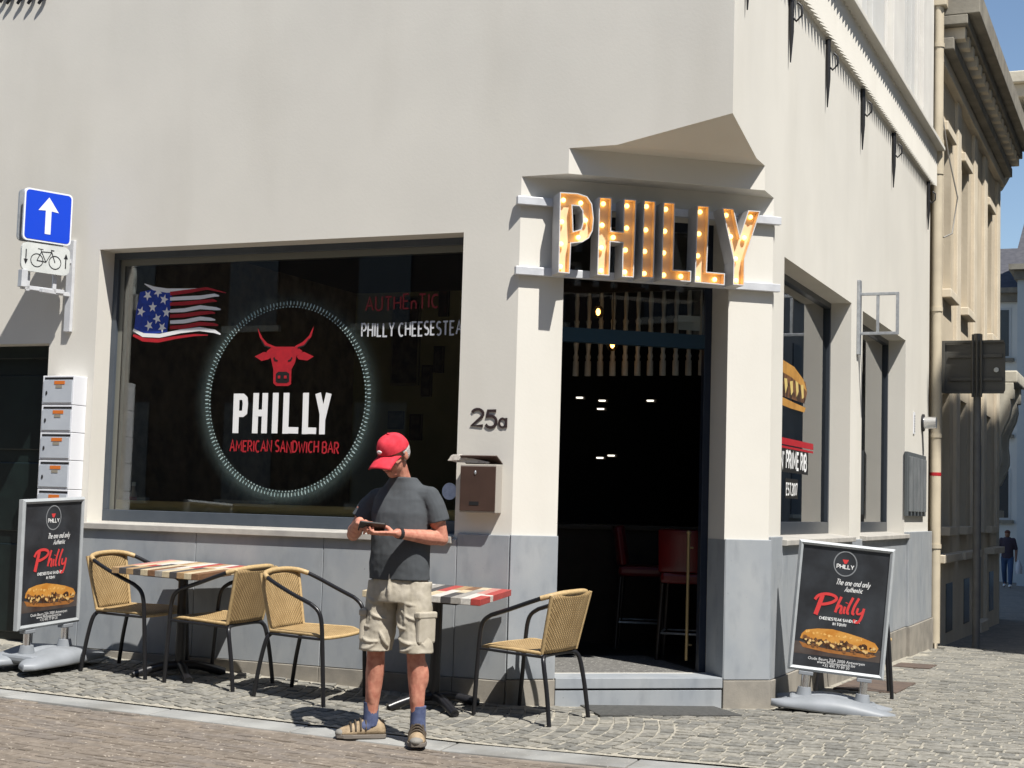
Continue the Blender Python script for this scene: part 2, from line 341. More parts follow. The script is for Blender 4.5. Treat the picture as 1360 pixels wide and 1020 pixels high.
street = ground_sheet('street', bed_xs, rng(-6.5, -1.5, .5)+[-1.46, -1.3, -1.15], lambda x, y: -.0205 if y < kerb_y(x)-.1 else -.04, mat('street_joint', (.235, .20, .165), (.17, .145, .12), 12, .95, .4, 150, bdist=.005))

def proj(p):
    d = V(p)-CAM; z = d.dot(_f); return 680+FPX*d.dot(_r)/z, 510-FPX*d.dot(_u)/z, z
def piece_variants(name, m, n=9, h=.05, jit=.16, bev=.05, crown=.002):
    out = []
    for k in range(n):
        j = lambda: random.uniform(-jit, jit)*.5
        c = [(-.5+abs(j())*.6, -.5+abs(j())*.6), (.5-abs(j())*.6, -.5+abs(j())*.6), (.5-abs(j())*.6, .5-abs(j())*.6), (-.5+abs(j())*.6, .5-abs(j())*.6)]
        vs = [(x, y, -h) for x, y in c]+[(x, y, -.005) for x, y in c]+[(x*(1-bev*.5), y*(1-bev), random.uniform(-.003, .003)) for x, y in c]+[(0, 0, crown)]
        fs = [(4*a+i, 4*a+(i+1) % 4, 4*a+4+(i+1) % 4, 4*a+4+i) for a in (0, 1) for i in range(4)]+[(8+i, 8+(i+1) % 4, 12) for i in range(4)]
        me = bpy.data.meshes.new(name); me.from_pydata(vs, [], fs); me.materials.append(m); me.update(); out.append((me, vs, fs))
        me.polygons.foreach_set('use_smooth', [False]*12); me.update()
    return out
def lay_pieces(name, mass_name, items, variants, m, parent, limit=295):
    # items: (centre, along, across, length, width); the ones that show largest become parts, the rest one mass
    scored = []
    for it in items:
        px, py, z = proj(it[0]); vis = -30 < px < 1390 and py < 1050
        scored.append((z if vis else z+50, it))
    scored.sort(key=lambda t: t[0]); big = MB()
    for i, (_, (c, u, v, l, w)) in enumerate(scored):
        me, vs, fs = random.choice(variants)
        M = frame(c, u, v) @ Matrix.Diagonal((l, w, 1, 1))
        if i < limit:
            o = bpy.data.objects.new(name, me); COL.objects.link(o); o.parent = parent; o.matrix_basis = M
        else: big.add([M @ V(p) for p in vs], fs)
    o = big.build(mass_name, m, parent); o['kind'] = 'stuff'; return o
def slope(x, y, e=.02): return (gz(x+e, y)-gz(x-e, y))/(2*e), (gz(x, y+e)-gz(x, y-e))/(2*e)
def item(x, y, ang, l, w, dz=0):
    sx, sy = slope(x, y); u = V((cos(ang), sin(ang), sx*cos(ang)+sy*sin(ang))); v = V((-sin(ang), cos(ang), -sx*sin(ang)+sy*cos(ang)))
    j = random.uniform(-.003, .003); u.z += random.uniform(-.009, .009); v.z += random.uniform(-.012, .012)
    return (V((x, y, gz(x, y)+dz+j)), u, v, l, w)
def in_building(x, y, g=.05):
    if y > -g and x < PL.x+g*.5: return True
    if y > PR.y and x < XC+g: return True
    return (V((x, y))-PL).dot(BN) < g and x < XC+g and y > -g
its = []
R_PITCH = .102
for k in range(-22, int((9.3-2.86)/R_PITCH)):          # arcs of setts across the pavement
    x0 = -9.3 + k*R_PITCH; y = kerb_y(x0)+.05
    b = lambda yy: .17*(1-((yy+.72)/.72)**2)
    while y < -.02:
        l = random.uniform(.085, .135); yc = y+l/2
        if yc > -.05: break
        d = -2*.17*(yc+.72)/.72**2
        its.append(item(x0+b(yc)+random.uniform(-.006, .006), yc, pi/2-math.atan(d), l-.012, R_PITCH-.014)); y += l
yy = kerb_y(-2.5)-.06
while yy < 9.2:                                   # straight courses at the corner and along the side street
    w = random.uniform(.085, .105) if yy < 4 else random.uniform(.13, .16); x = (-2.925+.17*(1-((yy+w/2+.72)/.72)**2) if yy+w/2 < -.03 else -4.1+random.uniform(-.1, .1))
    xmax = 2.6 if yy < 4 else 1.6
    while x < xmax:
        l = random.uniform(.095, .155) if yy < 4 else random.uniform(.16, .26); xc = x+l/2; yc = yy+w/2+.02*sin(xc*1.9)
        lim = -2.95+.17*(1-((yc+.72)/.72)**2) if yc < -.03 else -9
        if xc-l/2 > lim-.02 and not in_building(xc-l/2, yc) and yc > kerb_y(xc)+.05:
            its.append(item(xc, yc, random.uniform(-.05, .05), l-.012, w-.012))
        x += l
    yy += w
lay_pieces('sett', 'setts', its, piece_variants('sett', sett_m), sett_m, pavement)
its = []; y = -5.2; row = 0
while y < -1.0:
    x = -9.0 + (row % 2)*.1+random.uniform(-.02, .02)
    while x < 2.0:
        if y < kerb_y(x)-.23-.04: its.append(item(x+.1, y, random.uniform(-.02, .02), .196, .062, -.016))
        x += .205
    y += .069; row += 1
lay_pieces('brick', 'bricks', its, piece_variants('brick', brick_m, jit=.10, bev=.06, crown=.001), brick_m, street)
kerb = MB(); kx = -13.0
kerb_root = structure(ground_sheet('kerb', rng(-13, 3.4, .8), [-1.9, -1.2], -.045, sand))
while kx < 3.2:                                   # flush kerbstones, about a metre each
    x1 = kx+random.uniform(.95, 1.1); mb = MB(); g = .006; top = []
    for x, y in ((kx+g, kerb_y(kx)-.235), (x1-g, kerb_y(x1)-.235), (x1-g, kerb_y(x1)), (kx+g, kerb_y(kx))): top.append(V((x, y, gz(x, y)-.012)))
    mb.add([p-V((0, 0, .1)) for p in top]+top, [(0, 1, 5, 4), (1, 2, 6, 5), (2, 3, 7, 6), (3, 0, 4, 7), (4, 5, 6, 7)])
    mb.build('kerbstone', kerb_m, kerb_root, bevel=.006); kx = x1

# ================================================================== THE CORNER BUILDING
BLD = thing('corner_building', 'pale stucco corner shop building with chamfered doorway and blue stone base', 'building', (-5.3, 4.5, -.05))
ZT = 3.155; Z1, Z2, ZA, ZTOP = 3.525, 3.70, 3.857, 9.6
P2, P1, Q1, Q2 = V((-3.735, 0)), V((-3.39, 0)), V((XC, .645)), V((XC, .885))
WIN = (-7.615, -4.505, 1.05, ZT); W1 = (1.516, 4.13, 1.07, ZT); W2 = (4.68, 7.215, 1.07, ZT); DOOR = (.321, 1.544, .118, 3.35); LDOOR = (-9.6, -8.06, -.1, 2.43)
CEND = 8.97
wa = MB()
wall(wa, (0, 0, 0), (1, 0, 0), (0, -1, 0), (-15, PL.x), [WIN, LDOOR], (-.5, Z1), .35)
wa.quad((-15, 0, Z1), (P2.x, 0, Z1), (P2.x, 0, Z2), (-15, 0, Z2))
wa.quad((-15, 0, Z2), (P1.x, 0, Z2), (P1.x, 0, ZTOP), (-15, 0, ZTOP)); wa.quad((P1.x, 0, Z2), (XC, 0, ZA), (XC, 0, ZTOP), (P1.x, 0, ZTOP))
wa.build('front_wall', stucco, BLD)
wc = MB()
wall(wc, (XC, 0, 0), (0, 1, 0), (1, 0, 0), (PR.y, CEND), [W1, W2], (-.7, Z1), .35)
wc.quad((XC, Q2.y, Z1), (XC, CEND, Z1), (XC, CEND, Z2), (XC, Q2.y, Z2))
wc.quad((XC, Q1.y, Z2), (XC, CEND, Z2), (XC, CEND, ZTOP), (XC, Q1.y, ZTOP)); wc.quad((XC, 0, ZA), (XC, Q1.y, Z2), (XC, Q1.y, ZTOP), (XC, 0, ZTOP))
wc.quad((XC, CEND, -.7), (-15, CEND, -.7), (-15, CEND, ZTOP), (XC, CEND, ZTOP)); wc.quad((-15, CEND, -.7), (-15, 0, -.7), (-15, 0, ZTOP), (-15, CEND, ZTOP))
wc.quad((-15, 0, ZTOP), (XC, 0, ZTOP), (XC, CEND, ZTOP), (-15, CEND, ZTOP))
wc.build('side_wall', stucco, BLD)
wb = MB(); wall(wb, (PL.x, 0, 0), (BT.x, BT.y, 0), (BN.x, BN.y, 0), (0, BW), [DOOR], (-.6, Z1), .3)
wb.build('corner_wall', stucco, BLD)
sf = MB(); d3 = lambda p, z: (p.x, p.y, z)
sf.quad(d3(P1, Z2), d3(Q1, Z2), (XC, 0, ZA)); sf.quad(d3(P2, Z2), d3(Q2, Z2), d3(Q1, Z2), d3(P1, Z2))
sf.quad(d3(P2, Z1), d3(Q2, Z1), d3(Q2, Z2), d3(P2, Z2)); sf.quad(d3(PL, Z1), d3(PR, Z1), d3(Q2, Z1), d3(P2, Z1))
sf.build('corner_soffit', stucco, BLD)
# inside of the shop
in_brick = mat('inner_brick', (.26, .19, .12), (.11, .08, .05), 6, .9, .4, 20)
in_olive = mat('inner_olive', (.34, .29, .13), (.28, .24, .11), 3, .9)
in_dark = mat('inner_dark', (.008, .008, .009), None, rough=.8)  # almost black; the dimness of the room is put into the colour
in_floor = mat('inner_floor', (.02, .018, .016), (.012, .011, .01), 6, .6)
r = MB(); r.quad((-7.9, .35, .1), (-7.9, 5.2, .1), (-7.9, 5.2, 3.45), (-7.9, .35, 3.45)); r.build('interior_brick_wall', in_brick, BLD)
r = MB(); r.quad((-7.9, 4.6, .1), (-5.9, 4.6, .1), (-5.9, 4.6, 3.45), (-7.9, 4.6, 3.45)); r.build('interior_olive_wall', in_olive, BLD)
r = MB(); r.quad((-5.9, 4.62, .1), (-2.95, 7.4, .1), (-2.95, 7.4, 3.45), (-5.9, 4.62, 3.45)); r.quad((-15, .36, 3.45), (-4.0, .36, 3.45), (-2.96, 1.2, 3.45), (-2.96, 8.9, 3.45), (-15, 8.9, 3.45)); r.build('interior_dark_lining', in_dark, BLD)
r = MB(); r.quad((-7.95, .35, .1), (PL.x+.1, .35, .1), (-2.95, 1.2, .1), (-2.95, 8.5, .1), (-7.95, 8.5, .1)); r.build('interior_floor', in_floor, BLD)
r = MB(); r.quad((-2.955, 7.3, .1), (-2.955, 1.25, .1), (-2.955, 1.25, 1.05), (-2.955, 7.3, 1.05)); r.quad((-7.9, .356, .1), (-4.2, .356, .1), (-4.2, .356, 1.04), (-7.9, .356, 1.04)); r.build('interior_shade_sheets', in_dark, BLD)  # dark sheets over the inner wall faces, shade put into their colour
ledge_wood = mat('ledge_wood', (.60, .48, .23), (.5, .39, .18), 12, .5, stretch=(.3, 2, 2))
MB().box((-7.6, .235, 1.10), (-4.52, .62, 1.225)).build('window_ledge', ledge_wood, BLD, bevel=.004)
# blue stone base, slab by slab
def slab_A(x0, x1, z0, z1, d, nm, m, parent=BLD): MB().box((x0+.002, -d, z0), (x1-.002, .02, z1)).build(nm, m, parent, bevel=.004)
def slab_C(y0, y1, z0, z1, d, nm, m, parent=BLD): MB().box((XC-.02, y0+.002, z0), (XC+d, y1-.002, z1)).build(nm, m, parent, bevel=.004)
def slab_B(s0, s1, z0, z1, d, nm, m, parent=BLD, back=-.02):
    a = bpt(s0+.002, z0, back); MB().obox(a, bpt(s1-.002, z0, back)-a, bpt(s0+.002, z0, d)-a, V((0, 0, z1-z0))).build(nm, m, parent, bevel=.004)
edges = [-8.06, -7.64]+[atA(p, 800).x for p in (259, 429, 606)]+[PL.x-.004]
for i, (a, b) in enumerate(zip(edges, edges[1:])):
    top = 1.03 if 1 <= i <= 3 else 1.068
    slab_A(a, b, .10, top, .022, 'stone_slab', bluestone); slab_A(a, b, -.35, .097, .035, 'plinth_stone', plinthst)
slab_B(-.012, .321, .112, 1.072, .024, 'stone_slab', bluestone); slab_B(-.02, .325, -.35, .107, .034, 'plinth_stone', plinthst)
slab_B(1.544, BW+.012, .105, 1.078, .024, 'stone_slab', bluestone); slab_B(1.54, BW+.02, -.35, .10, .034, 'plinth_stone', plinthst)
for s0, s1 in ((.316, .3235), (1.5415, 1.549)):      # stone returns into the doorway
    a = bpt(s0, .118, -.29); MB().obox(a, bpt(s1, .118, -.29)-a, bpt(s0, .118, .02)-a, V((0, 0, .955))).build('stone_slab', bluestone, BLD)
ce = [PR.y, 1.5, 2.7, 3.9, 5.0, 6.1, 7.22, 8.2, CEND]
for i, (a, b) in enumerate(zip(ce, ce[1:])):
    slab_C(a, b, .10, 1.05 if 1 <= i <= 5 else 1.10, .022 if i < 6 else .05, 'stone_slab', bluestone); slab_C(a, b, -.6, .097, .035 if i < 6 else .07, 'plinth_stone', plinthst)
# sills
MB().prism([(-.048, 1.0), (-.048, 1.045), (.2, 1.062), (.2, 1.0)], 0, 3.13, Matrix(((0, 0, 1, -7.64), (1, 0, 0, 0), (0, 1, 0, 0), (0, 0, 0, 1)))).build('window_sill', sillstone, BLD, bevel=.004)
for y0, y1 in (W1[:2], W2[:2]):
    M = Matrix(((-1, 0, 0, XC), (0, 0, 1, y0-.03), (0, 1, 0, 0), (0, 0, 0, 1)))
    MB().prism([(-.06, 1.035), (-.06, 1.075), (.2, 1.10), (.2, 1.035)], 0, y1-y0+.06, M).build('window_sill', sillstone, BLD, bevel=.004)
# doorstep
slab_B(.325, 1.54, .048, .119, .03, 'doorstep', bluestone, back=-.26)
slab_B(.327, 1.538, -.3, .036, .022, 'step_riser', bluestone, back=-.2)
slab_B(.33, 1.535, .03, .05, .012, 'step_joint', in_dark, back=-.2)
thr = mat('threshold_terrazzo', (.16, .155, .145), (.1, .098, .092), 30, .8, .3, 160, speck=((.4, .39, .36), 45, .62))
a = bpt(.322, .06, -1.5); MB().obox(a, bpt(1.543, .06, -1.5)-a, bpt(.322, .06, -.262)-a, V((0, 0, .056))).build('threshold', thr, BLD)
# windows
def window_frame(name, o, u, n, w, z0, z1, bot=.10, side=.045, top=.05, dep=.07):
    o, u, n = V(o), V(u), V(n); Z = V((0, 0, 1)); mb = MB(); d = -n*dep
    B = lambda a0, a1, q0, q1, dd=d: mb.obox(o+u*a0+Z*q0, u*(a1-a0), Z*(q1-q0), dd)
    B(0, side, z0+bot, z1-top); B(w-side, w, z0+bot, z1-top); B(0, w, z1-top, z1); B(0, w, z0, z0+bot)
    return mb
wf = window_frame('w', (WIN[0], .18, 0), (1, 0, 0), (0, -1, 0), WIN[1]-WIN[0], 1.06, ZT, .09).build('window', frame_grey, BLD, bevel=.003)
ib = MB(); ib.box((WIN[0]+.045, .21, ZT-.10), (WIN[1]-.045, .27, ZT-.05)); ib.box((WIN[0]+.045, .21, 1.15), (WIN[0]+.085, .27, ZT-.1)); ib.build('inner_frame', mat('inner_frame_paint', (.17, .17, .145), None, rough=.5), wf)
MB().box((WIN[0]+.04, .212, 1.145), (WIN[1]-.04, .22, ZT-.04)).build('pane', glass, wf)
GA = .2112                                        # plane of the paint on the front window
for (y0, y1, z0, z1), nm in ((W1, 'window'), (W2, 'window')):
    w_ = window_frame('w', (XC-.18, y0, 0), (0, 1, 0), (1, 0, 0), y1-y0, 1.10, ZT, .10).build(nm, frame_dark, BLD, bevel=.003)
    MB().box((XC-.22, y0+.04, 1.19), (XC-.212, y1-.04, ZT-.04)).build('pane', glass, w_)
    if y0 < 2: WC1 = w_
    else: MB().box((XC-.255, y0+.02, 1.2), (XC-.245, y1-.02, ZT-.05)).build('reflection_sheet', mat('pale_reflection', (.66, .66, .62), (.58, .58, .55), 4, .9), w_)  # pale sheet added behind the glass in place of its bright reflection
# doorway: frame, transom, fanlight, door leaf folded inwards
fr = MB(); e = lambda s0, s1, z0, z1, o0=-.30, o1=-.36: fr.obox(bpt(s0, z0, o1), bpt(s1, z0, o1)-bpt(s0, z0, o1), bpt(s0, z0, o0)-bpt(s0, z0, o1), V((0, 0, z1-z0)))
e(.321, .375, .119, 3.35); e(1.49, 1.544, .119, 3.35); e(.376, 1.489, 3.28, 3.35)
door = fr.build('doorway_frame', navy, BLD, bevel=.003)
fr = MB(); e(.376, 1.489, 2.44, 2.54, -.295, -.37); fr.build('transom_bar', mat('transom_paint', (.012, .035, .055), None, rough=.4), door)
a = bpt(.376, 2.54, -.335); MB().obox(a, bpt(1.489, 2.54, -.335)-a, bpt(.376, 2.54, -.329)-a, V((0, 0, .74))).build('pane', glass, door)
a = bpt(1.30, 2.575, -.345); MB().obox(a, bpt(1.47, 2.575, -.345)-a, bpt(1.30, 2.575, -.339)-a, V((0, 0, .105))).build('notice', mat('paper_notice', (.5, .52, .5), None, rough=.8), door)
lf = MB(); a = bpt(1.50, .13, -.38); lf.obox(a, V((.045, .005, 0)), V((-.03, .9, 0)), V((0, 0, 2.3))); leaf = lf.build('door_leaf', navy, BLD, bevel=.003)
hd = MB(); hd.tube([bpt(1.452, .19, -.44), bpt(1.452, 1.10, -.44)], .012, 10); hd.ell(bpt(1.452, 1.11, -.44), (.017, .017, .017)); hd.tube([bpt(1.452, .3, -.44), bpt(1.49, .3, -.44)], .007); hd.tube([bpt(1.452, 1.0, -.44), bpt(1.49, 1.0, -.44)], .007)
hd.build('pull_handle', mat('brass', (.30, .215, .10), None, rough=.45, metal=.5), leaf)
# left-hand street door, dark green
dgreen = mat('green_door_paint', (.009, .016, .015), (.006, .01, .01), 5, rough=.35)
g = MB(); g.box((-9.6, .24, -.05), (-8.06, .30, 2.43)); gd = g.build('street_door', dgreen, BLD)
g = MB(); g.box((-8.14, .16, -.05), (-8.06, .24, 2.43)); g.box((-9.6, .16, 2.33), (-8.14, .24, 2.43)); g.build('street_door_frame', dgreen, BLD, bevel=.004)
for z0, z1 in ((.15, .85), (.95, 1.5), (1.6, 2.2)):
    for x0, x1 in ((-9.5, -8.92), (-8.82, -8.24)):
        MB().box((x0, .222, z0), (x1, .24, z1)).build('door_panel', dgreen, gd, bevel=.008)
MB().box((-9.6, -.03, -.25), (-8.06, .35, .02)).build('door_threshold', sillstone, BLD, bevel=.005)
# band, cornice and upper bays of the side facade
fl = MB(); y = .12; ZB0, ZB1 = 5.21, 5.62
while y < CEND-.05:
    P_ = .118; fl.add([(XC-.01, y, ZB0), (XC+.03, y+.008, ZB0), (XC+.085, y+.06, ZB0-.03), (XC+.03, y+P_-.008, ZB0), (XC-.01, y+P_, ZB0)]+[(XC-.01, y, ZB1), (XC+.03, y+.008, ZB1), (XC+.085, y+.06, ZB1), (XC+.03, y+P_-.008, ZB1), (XC-.01, y+P_, ZB1)], [(0, 1, 6, 5), (1, 2, 7, 6), (2, 3, 8, 7), (3, 4, 9, 8), (4, 3, 2, 1, 0), (5, 6, 7, 8, 9)])
    y += P_
fl.box((XC-.01, .05, ZB0+.004), (XC+.034, CEND-.01, ZB1-.004)); fl.build('fluted_band', stucco, BLD)
MB().box((XC-.02, .02, ZB1), (XC+.165, CEND+.05, ZB1+.05)).build('cornice', stucco, BLD, bevel=.006)
MB().box((XC-.02, .02, ZB1+.05), (XC+.125, CEND, ZB1+.115)).build('cornice_upper_ledge', stucco, BLD, bevel=.006)
for y0, y1, d, z1 in ((3.4, 4.0, .09, 8.4), (4.0, 4.12, .03, 8.4), (5.6, 5.72, .03, 8.4), (5.72, 6.4, .09, 8.4), (6.4, 6.6, .04, 8.4), (7.6, 7.8, .04, 8.4), (7.8, 8.5, .08, 8.4), (8.5, CEND, .03, 8.4)):
    MB().box((XC-.02, y0, ZB1+.116), (XC+d, y1-.004, z1)).build('pilaster_strip', mat('upper_paint', (.7, .68, .63), (.62, .60, .56), 2, .8), BLD, bevel=.004)
for y0, y1, d in ((4.12, 4.7, .01), (4.7, 4.86, .06), (4.86, 5.6, .015), (6.6, 7.05, .012), (7.05, 7.2, .06), (7.2, 7.6, .012)):
    MB().box((XC-.02, y0+.002, ZB1+.116), (XC+d, y1-.006, 8.4)).build('upper_panel', mat('upper_panel_paint', (.58, .575, .55), (.54, .535, .51), 2, .8), BLD, bevel=.004)
# ================================================================== PAINT ON THE SHOP WINDOWS
MA = frame((0, GA, 0), (1, 0, 0), (0, 0, 1))           # local (x, z) on the front pane
def pA(px, py): p = atA(px, py, GA); return (p.x, p.z)
GCX = XC-.2112; MC = frame((GCX, 0, 0), (0, 1, 0), (0, 0, 1))
def pC(px, py): p = atC(px, py, GCX); return (p.y, p.z)
black_paint = mat('black_sign_paint', (.006, .006, .006), None, rough=.7)
fmb = MB(); FM = [white_paint, red_paint, blue_paint]
fmb.m(2); fmb.add([MA @ V((*pA(x, y), 0)) for x, y in ((186, 388), (208, 383), (226, 387), (229, 395), (225, 415), (222, 441), (198, 444), (178, 438), (181, 412))], [tuple(range(9))][::1])
def band(mi, pts, w):
    fmb.m(mi); stroke(fmb, [pA(*p) for p in pts], w, MA, .0004)
PXM = (atA(300, 400, GA).z-atA(300, 500, GA).z)/100    # metres for one pixel there
band(0, [(192, 377), (204, 383), (222, 386), (248, 385), (270, 383)], [.006, .03, .034, .022, .004])
band(1, [(226, 390), (250, 387), (275, 383), (300, 389)], [.03, .03, .02, .006])
for i, (mi, y0, y1, y2, x2) in enumerate(((0, 397, 395, 392, 291), (1, 404, 401, 399, 288), (0, 413, 408, 410, 293), (1, 420, 416, 415, 286), (0, 428, 423, 424, 286), (1, 435, 430, 431, 290))):
    band(mi, [(226, y0), (245, y0-1), (266, y1), (x2-6, y2), (x2, y2+1)], [.026, .03, .03, .024, .010])
band(0, [(177, 438), (190, 445), (212, 446), (240, 440), (265, 437), (285, 440), (293, 444)], [.02, .03, .03, .03, .03, .026, .01])
band(1, [(177, 445), (190, 451), (210, 452.5), (235, 448), (258, 445), (276, 445)], [.02, .03, .03, .022, .018, .006])
fmb.m(0)
for x, y in ((785, 690), (840, 672), (872, 712), (812, 752), (750, 776), (885, 780), (835, 813), (792, 850), (862, 860)):
    c = pA(x/4, 220+y/4); r_ = 7.6*PXM; a0 = random.uniform(0, 1); pts = []
    for k in range(10): q = a0+pi*k/5; rr = r_*(1 if k % 2 == 0 else .42); pts.append((c[0]+rr*sin(q)*.95, c[1]+rr*cos(q)))
    ctr = MA @ V((*c, .0016)); vs = [ctr]+[MA @ V((*p, .0016)) for p in pts]
    fmb.add(vs, [(0, 1+(k+1) % 10, 1+k) for k in range(10)])
fmb.build('painted_flag', FM, wf)
# round emblem
zb = lambda x, y: pA(260+x/3.642, 380+y/3.642)
bull = MB()
def poly(mb, pts, lift, M=MA, f=zb):
    P = [f(*p) for p in pts]; t = tessellate_polygon([[V((*p, 0)) for p in P]]); fs = []
    for tr in t:
        A, B, C = [V((*P[i], 0)) for i in tr]; fs.append(tr if (B-A).cross(C-A).z > 0 else tr[::-1])
    mb.add([M @ V((*p, lift)) for p in P], fs)
poly(bull, [(370, 293), (490, 293), (517, 315), (487, 338), (480, 372), (463, 402), (461, 474), (446, 483), (390, 483), (375, 470), (375, 402), (362, 345), (343, 315)], .0003)
poly(bull, [(285, 340), (330, 318), (352, 322), (364, 345), (352, 354), (318, 362)], .0006); poly(bull, [(571, 340), (525, 318), (506, 322), (488, 340), (497, 354), (540, 360)], .0006)
poly(bull, [(374, 300), (335, 287), (310, 248), (299, 200), (323, 250), (346, 276), (384, 292)], .0009); poly(bull, [(484, 298), (530, 284), (560, 243), (573, 190), (548, 240), (518, 270), (480, 290)], .0009)
bull.m(1); poly(bull, [(388, 424), (400, 414), (440, 414), (453, 424), (452, 462), (440, 469), (398, 469), (387, 462)], .0013)
for e in ([(378, 345), (384, 358), (397, 362)], [(466, 345), (460, 358), (447, 362)]): stroke(bull, [zb(*p) for p in e], .012, MA, .0014)
for e in ([(362, 298), (335, 290), (318, 262)], [(494, 298), (526, 288), (550, 255)]): stroke(bull, [zb(*p) for p in e], .010, MA, .0016)
bull.m(0)
for e in ([(398, 440), (410, 440)], [(428, 440), (441, 440)]): stroke(bull, [zb(*p) for p in e], .022, MA, .0024)
bull.build('painted_bull_head', [red_paint, black_paint], wf)
wt = MB()
def thick(pts, w): stroke(wt, [zb(*p) for p in pts], w*PXM/3.642, MA)
thick([(199, 520), (192, 711)], 33); thick([(200, 535), (228, 535), (238, 545), (240, 570), (236, 610), (226, 618), (198, 618)], 30)
thick([(293, 517), (285, 712)], 31); thick([(337, 517), (330, 712)], 31); thick([(289, 613), (334, 614)], 32)
thick([(388, 516), (381, 712)], 32); thick([(440, 516), (433, 714)], 32); thick([(434, 697), (496, 698)], 30); thick([(534, 516), (528, 716)], 32); thick([(529, 699), (583, 700)], 30)
thick([(592, 518), (617, 640)], 30); thick([(644, 518), (613, 645)], 30); thick([(613, 620), (610, 717)], 31)
wt.build('painted_shop_name', white_paint, wf)
def line_px(mb, t, p0, p1, hpx, w, jit=.04, slant=0., f=pA, M=MA, gap=.16):
    a, b = f(*p0), f(*p1); u = V((b[0]-a[0], b[1]-a[1])); F = M @ frame((a[0], a[1], 0), (u.x, u.y, 0), (-u.y, u.x, 0))
    text(mb, t, F, u.length, hpx, w, slant, gap, jit)
rt = MB(); line_px(rt, 'AMERICAN SANDWICH BAR', (305.5, 599), (449.5, 602), 14*PXM, .0115, .05, gap=.22); rt.build('painted_subtitle', red_paint, wf)
rt = MB(); line_px(rt, 'AUTHEnTIC', (486, 412.5), (582, 409), 17*PXM, .0125, .07, gap=.24); rt.build('painted_word', mat('dark_red_paint', (.19, .012, .014), None, rough=.7), wf)
rt = MB(); line_px(rt, 'PHILLY CHEESESTEA', (480.5, 447.5), (613, 443.5), 16.5*PXM, .0125, .04, gap=.26); rt.build('painted_product_line', mat('grey_white_paint', (.55, .56, .58), None, rough=.7), wf)
rc = pA(380, 529.5); RX = (pA(486, 529)[0]-pA(276, 529)[0])/2; RZ = (pA(380, 405)[1]-pA(380, 654)[1])/2; ring = MB(); NR = 150
for row, (k, sz) in enumerate(((.985, .0105), (1.024, .0165))):
    for i in range(NR):
        q = 2*pi*(i+.25*row)/NR; k = k*1.0; c = V((rc[0]+RX*k*sin(q), rc[1]+RZ*k*cos(q), .0012)); t = V((cos(q), -sin(q), 0)); nn = V((sin(q), cos(q), 0)); s_ = sz*random.uniform(.75, 1.1)
        ring.add([MA @ (c+t*s_*(.62 if row == 0 else .30)*cos(pi*j/3)+nn*s_*(.62 if row == 0 else 1.1)*sin(pi*j/3)) for j in range(6)], [tuple(range(6))])
ring.build('painted_dot_ring', mat('pale_teal_paint', (.40, .50, .48), (.24, .34, .33), 12, .7), wf)
hm = bpy.data.meshes.new('painted_halo'); vs = []; fs = []; cov = []; ks = (.965, .995, 1.03, 1.07, 1.12, 1.20); cv = (0, .6, 1.0, .55, .18, 0); N = 96
for k in ks:
    for i in range(N): q = 2*pi*i/N; vs.append(MA @ V((rc[0]+RX*k*sin(q), rc[1]+RZ*k*cos(q), .0003)))
for a in range(len(ks)-1):
    for i in range(N): j = (i+1) % N; fs.append((a*N+j, a*N+i, (a+1)*N+i, (a+1)*N+j))
hm.from_pydata(vs, [], fs); ca = hm.color_attributes.new('cover', 'FLOAT_COLOR', 'POINT')
for a, c in enumerate(cv):
    for i in range(N):
        q = 2*pi*i/N; w_ = .55+.45*(.5+.5*cos(q-pi*1.05)); ca.data[a*N+i].color = (c*w_, c*w_, c*w_, 1)
hm.materials.append(spray_mat('sprayed_teal', (.20, .28, .27), .5, 190)); put('painted_halo', hm, wf)
st = MB(); c = pA(597, 652.5); st.add([MA @ V((c[0]+.058*cos(2*pi*i/24), c[1]+.06*sin(2*pi*i/24), .001)) for i in range(24)], [tuple(range(24))]); st.build('round_sticker', mat('sticker', (.42, .48, .62), (.3, .36, .5), 30, .6), wf)
# side window paint
bun = mat('bun_paint', (.52, .27, .06), (.36, .17, .035), 8, .6); meat = mat('meat_paint', (.16, .07, .03), (.04, .02, .012), 14, .6, contrast=(.45, .55)); chz = mat('cheese_paint', (.6, .45, .16), None, rough=.6)
bg = MB(); yc, zc = pC(1040, 515)[0]-.12, pC(1056, 515)[1]; hw = pC(1072, 515)[0]-yc; BP = [bun, meat, chz]
def cpoly(mi, pts, lift): bg.m(mi); poly(bg, pts, lift, MC, lambda a, b: (yc+a*hw, zc+b*.62))
cpoly(1, [(-.98, .02), (-.9, -.15), (.9, -.17), (1, -.02), (.93, .13), (-.93, .16)], .0004)
cpoly(0, [(-1, .06), (-.85, .2), (-.5, .29), (0, .31), (.5, .27), (.85, .15), (1, .0), (.8, .05), (.4, .12), (0, .15), (-.5, .13)], .0008)
cpoly(0, [(-.95, -.13), (-.5, -.17), (0, -.17), (.5, -.2), (.95, -.22), (.9, -.29), (.4, -.29), (-.4, -.26), (-.9, -.22)], .0008)
for k in range(9): a = -.85+k*.2; cpoly(2, [(a, .1-random.random()*.05), (a+.1, .08), (a+.12, -.1*random.random()), (a+.05, -.12)], .0014)
bg.build('painted_sandwich', BP, WC1)
rs = MB()
for y0, y1, w in ((584, 590.5, .052), (592, 596, .018)):
    a, b = pC(1034, y0), pC(1080, y1); stroke(rs, [a, (b[0], a[1])], w, MC)
rs.build('painted_stripes', red_paint, WC1)
bx = MB(); a, b = pC(1037, 606), pC(1073, 631); bx.add([MC @ V((*p, .0003)) for p in ((a[0]-.5, b[1]-.0), (b[0], b[1]), (b[0], b[1]+.2), (a[0]-.5, b[1]+.2))], [(0, 1, 2, 3)])
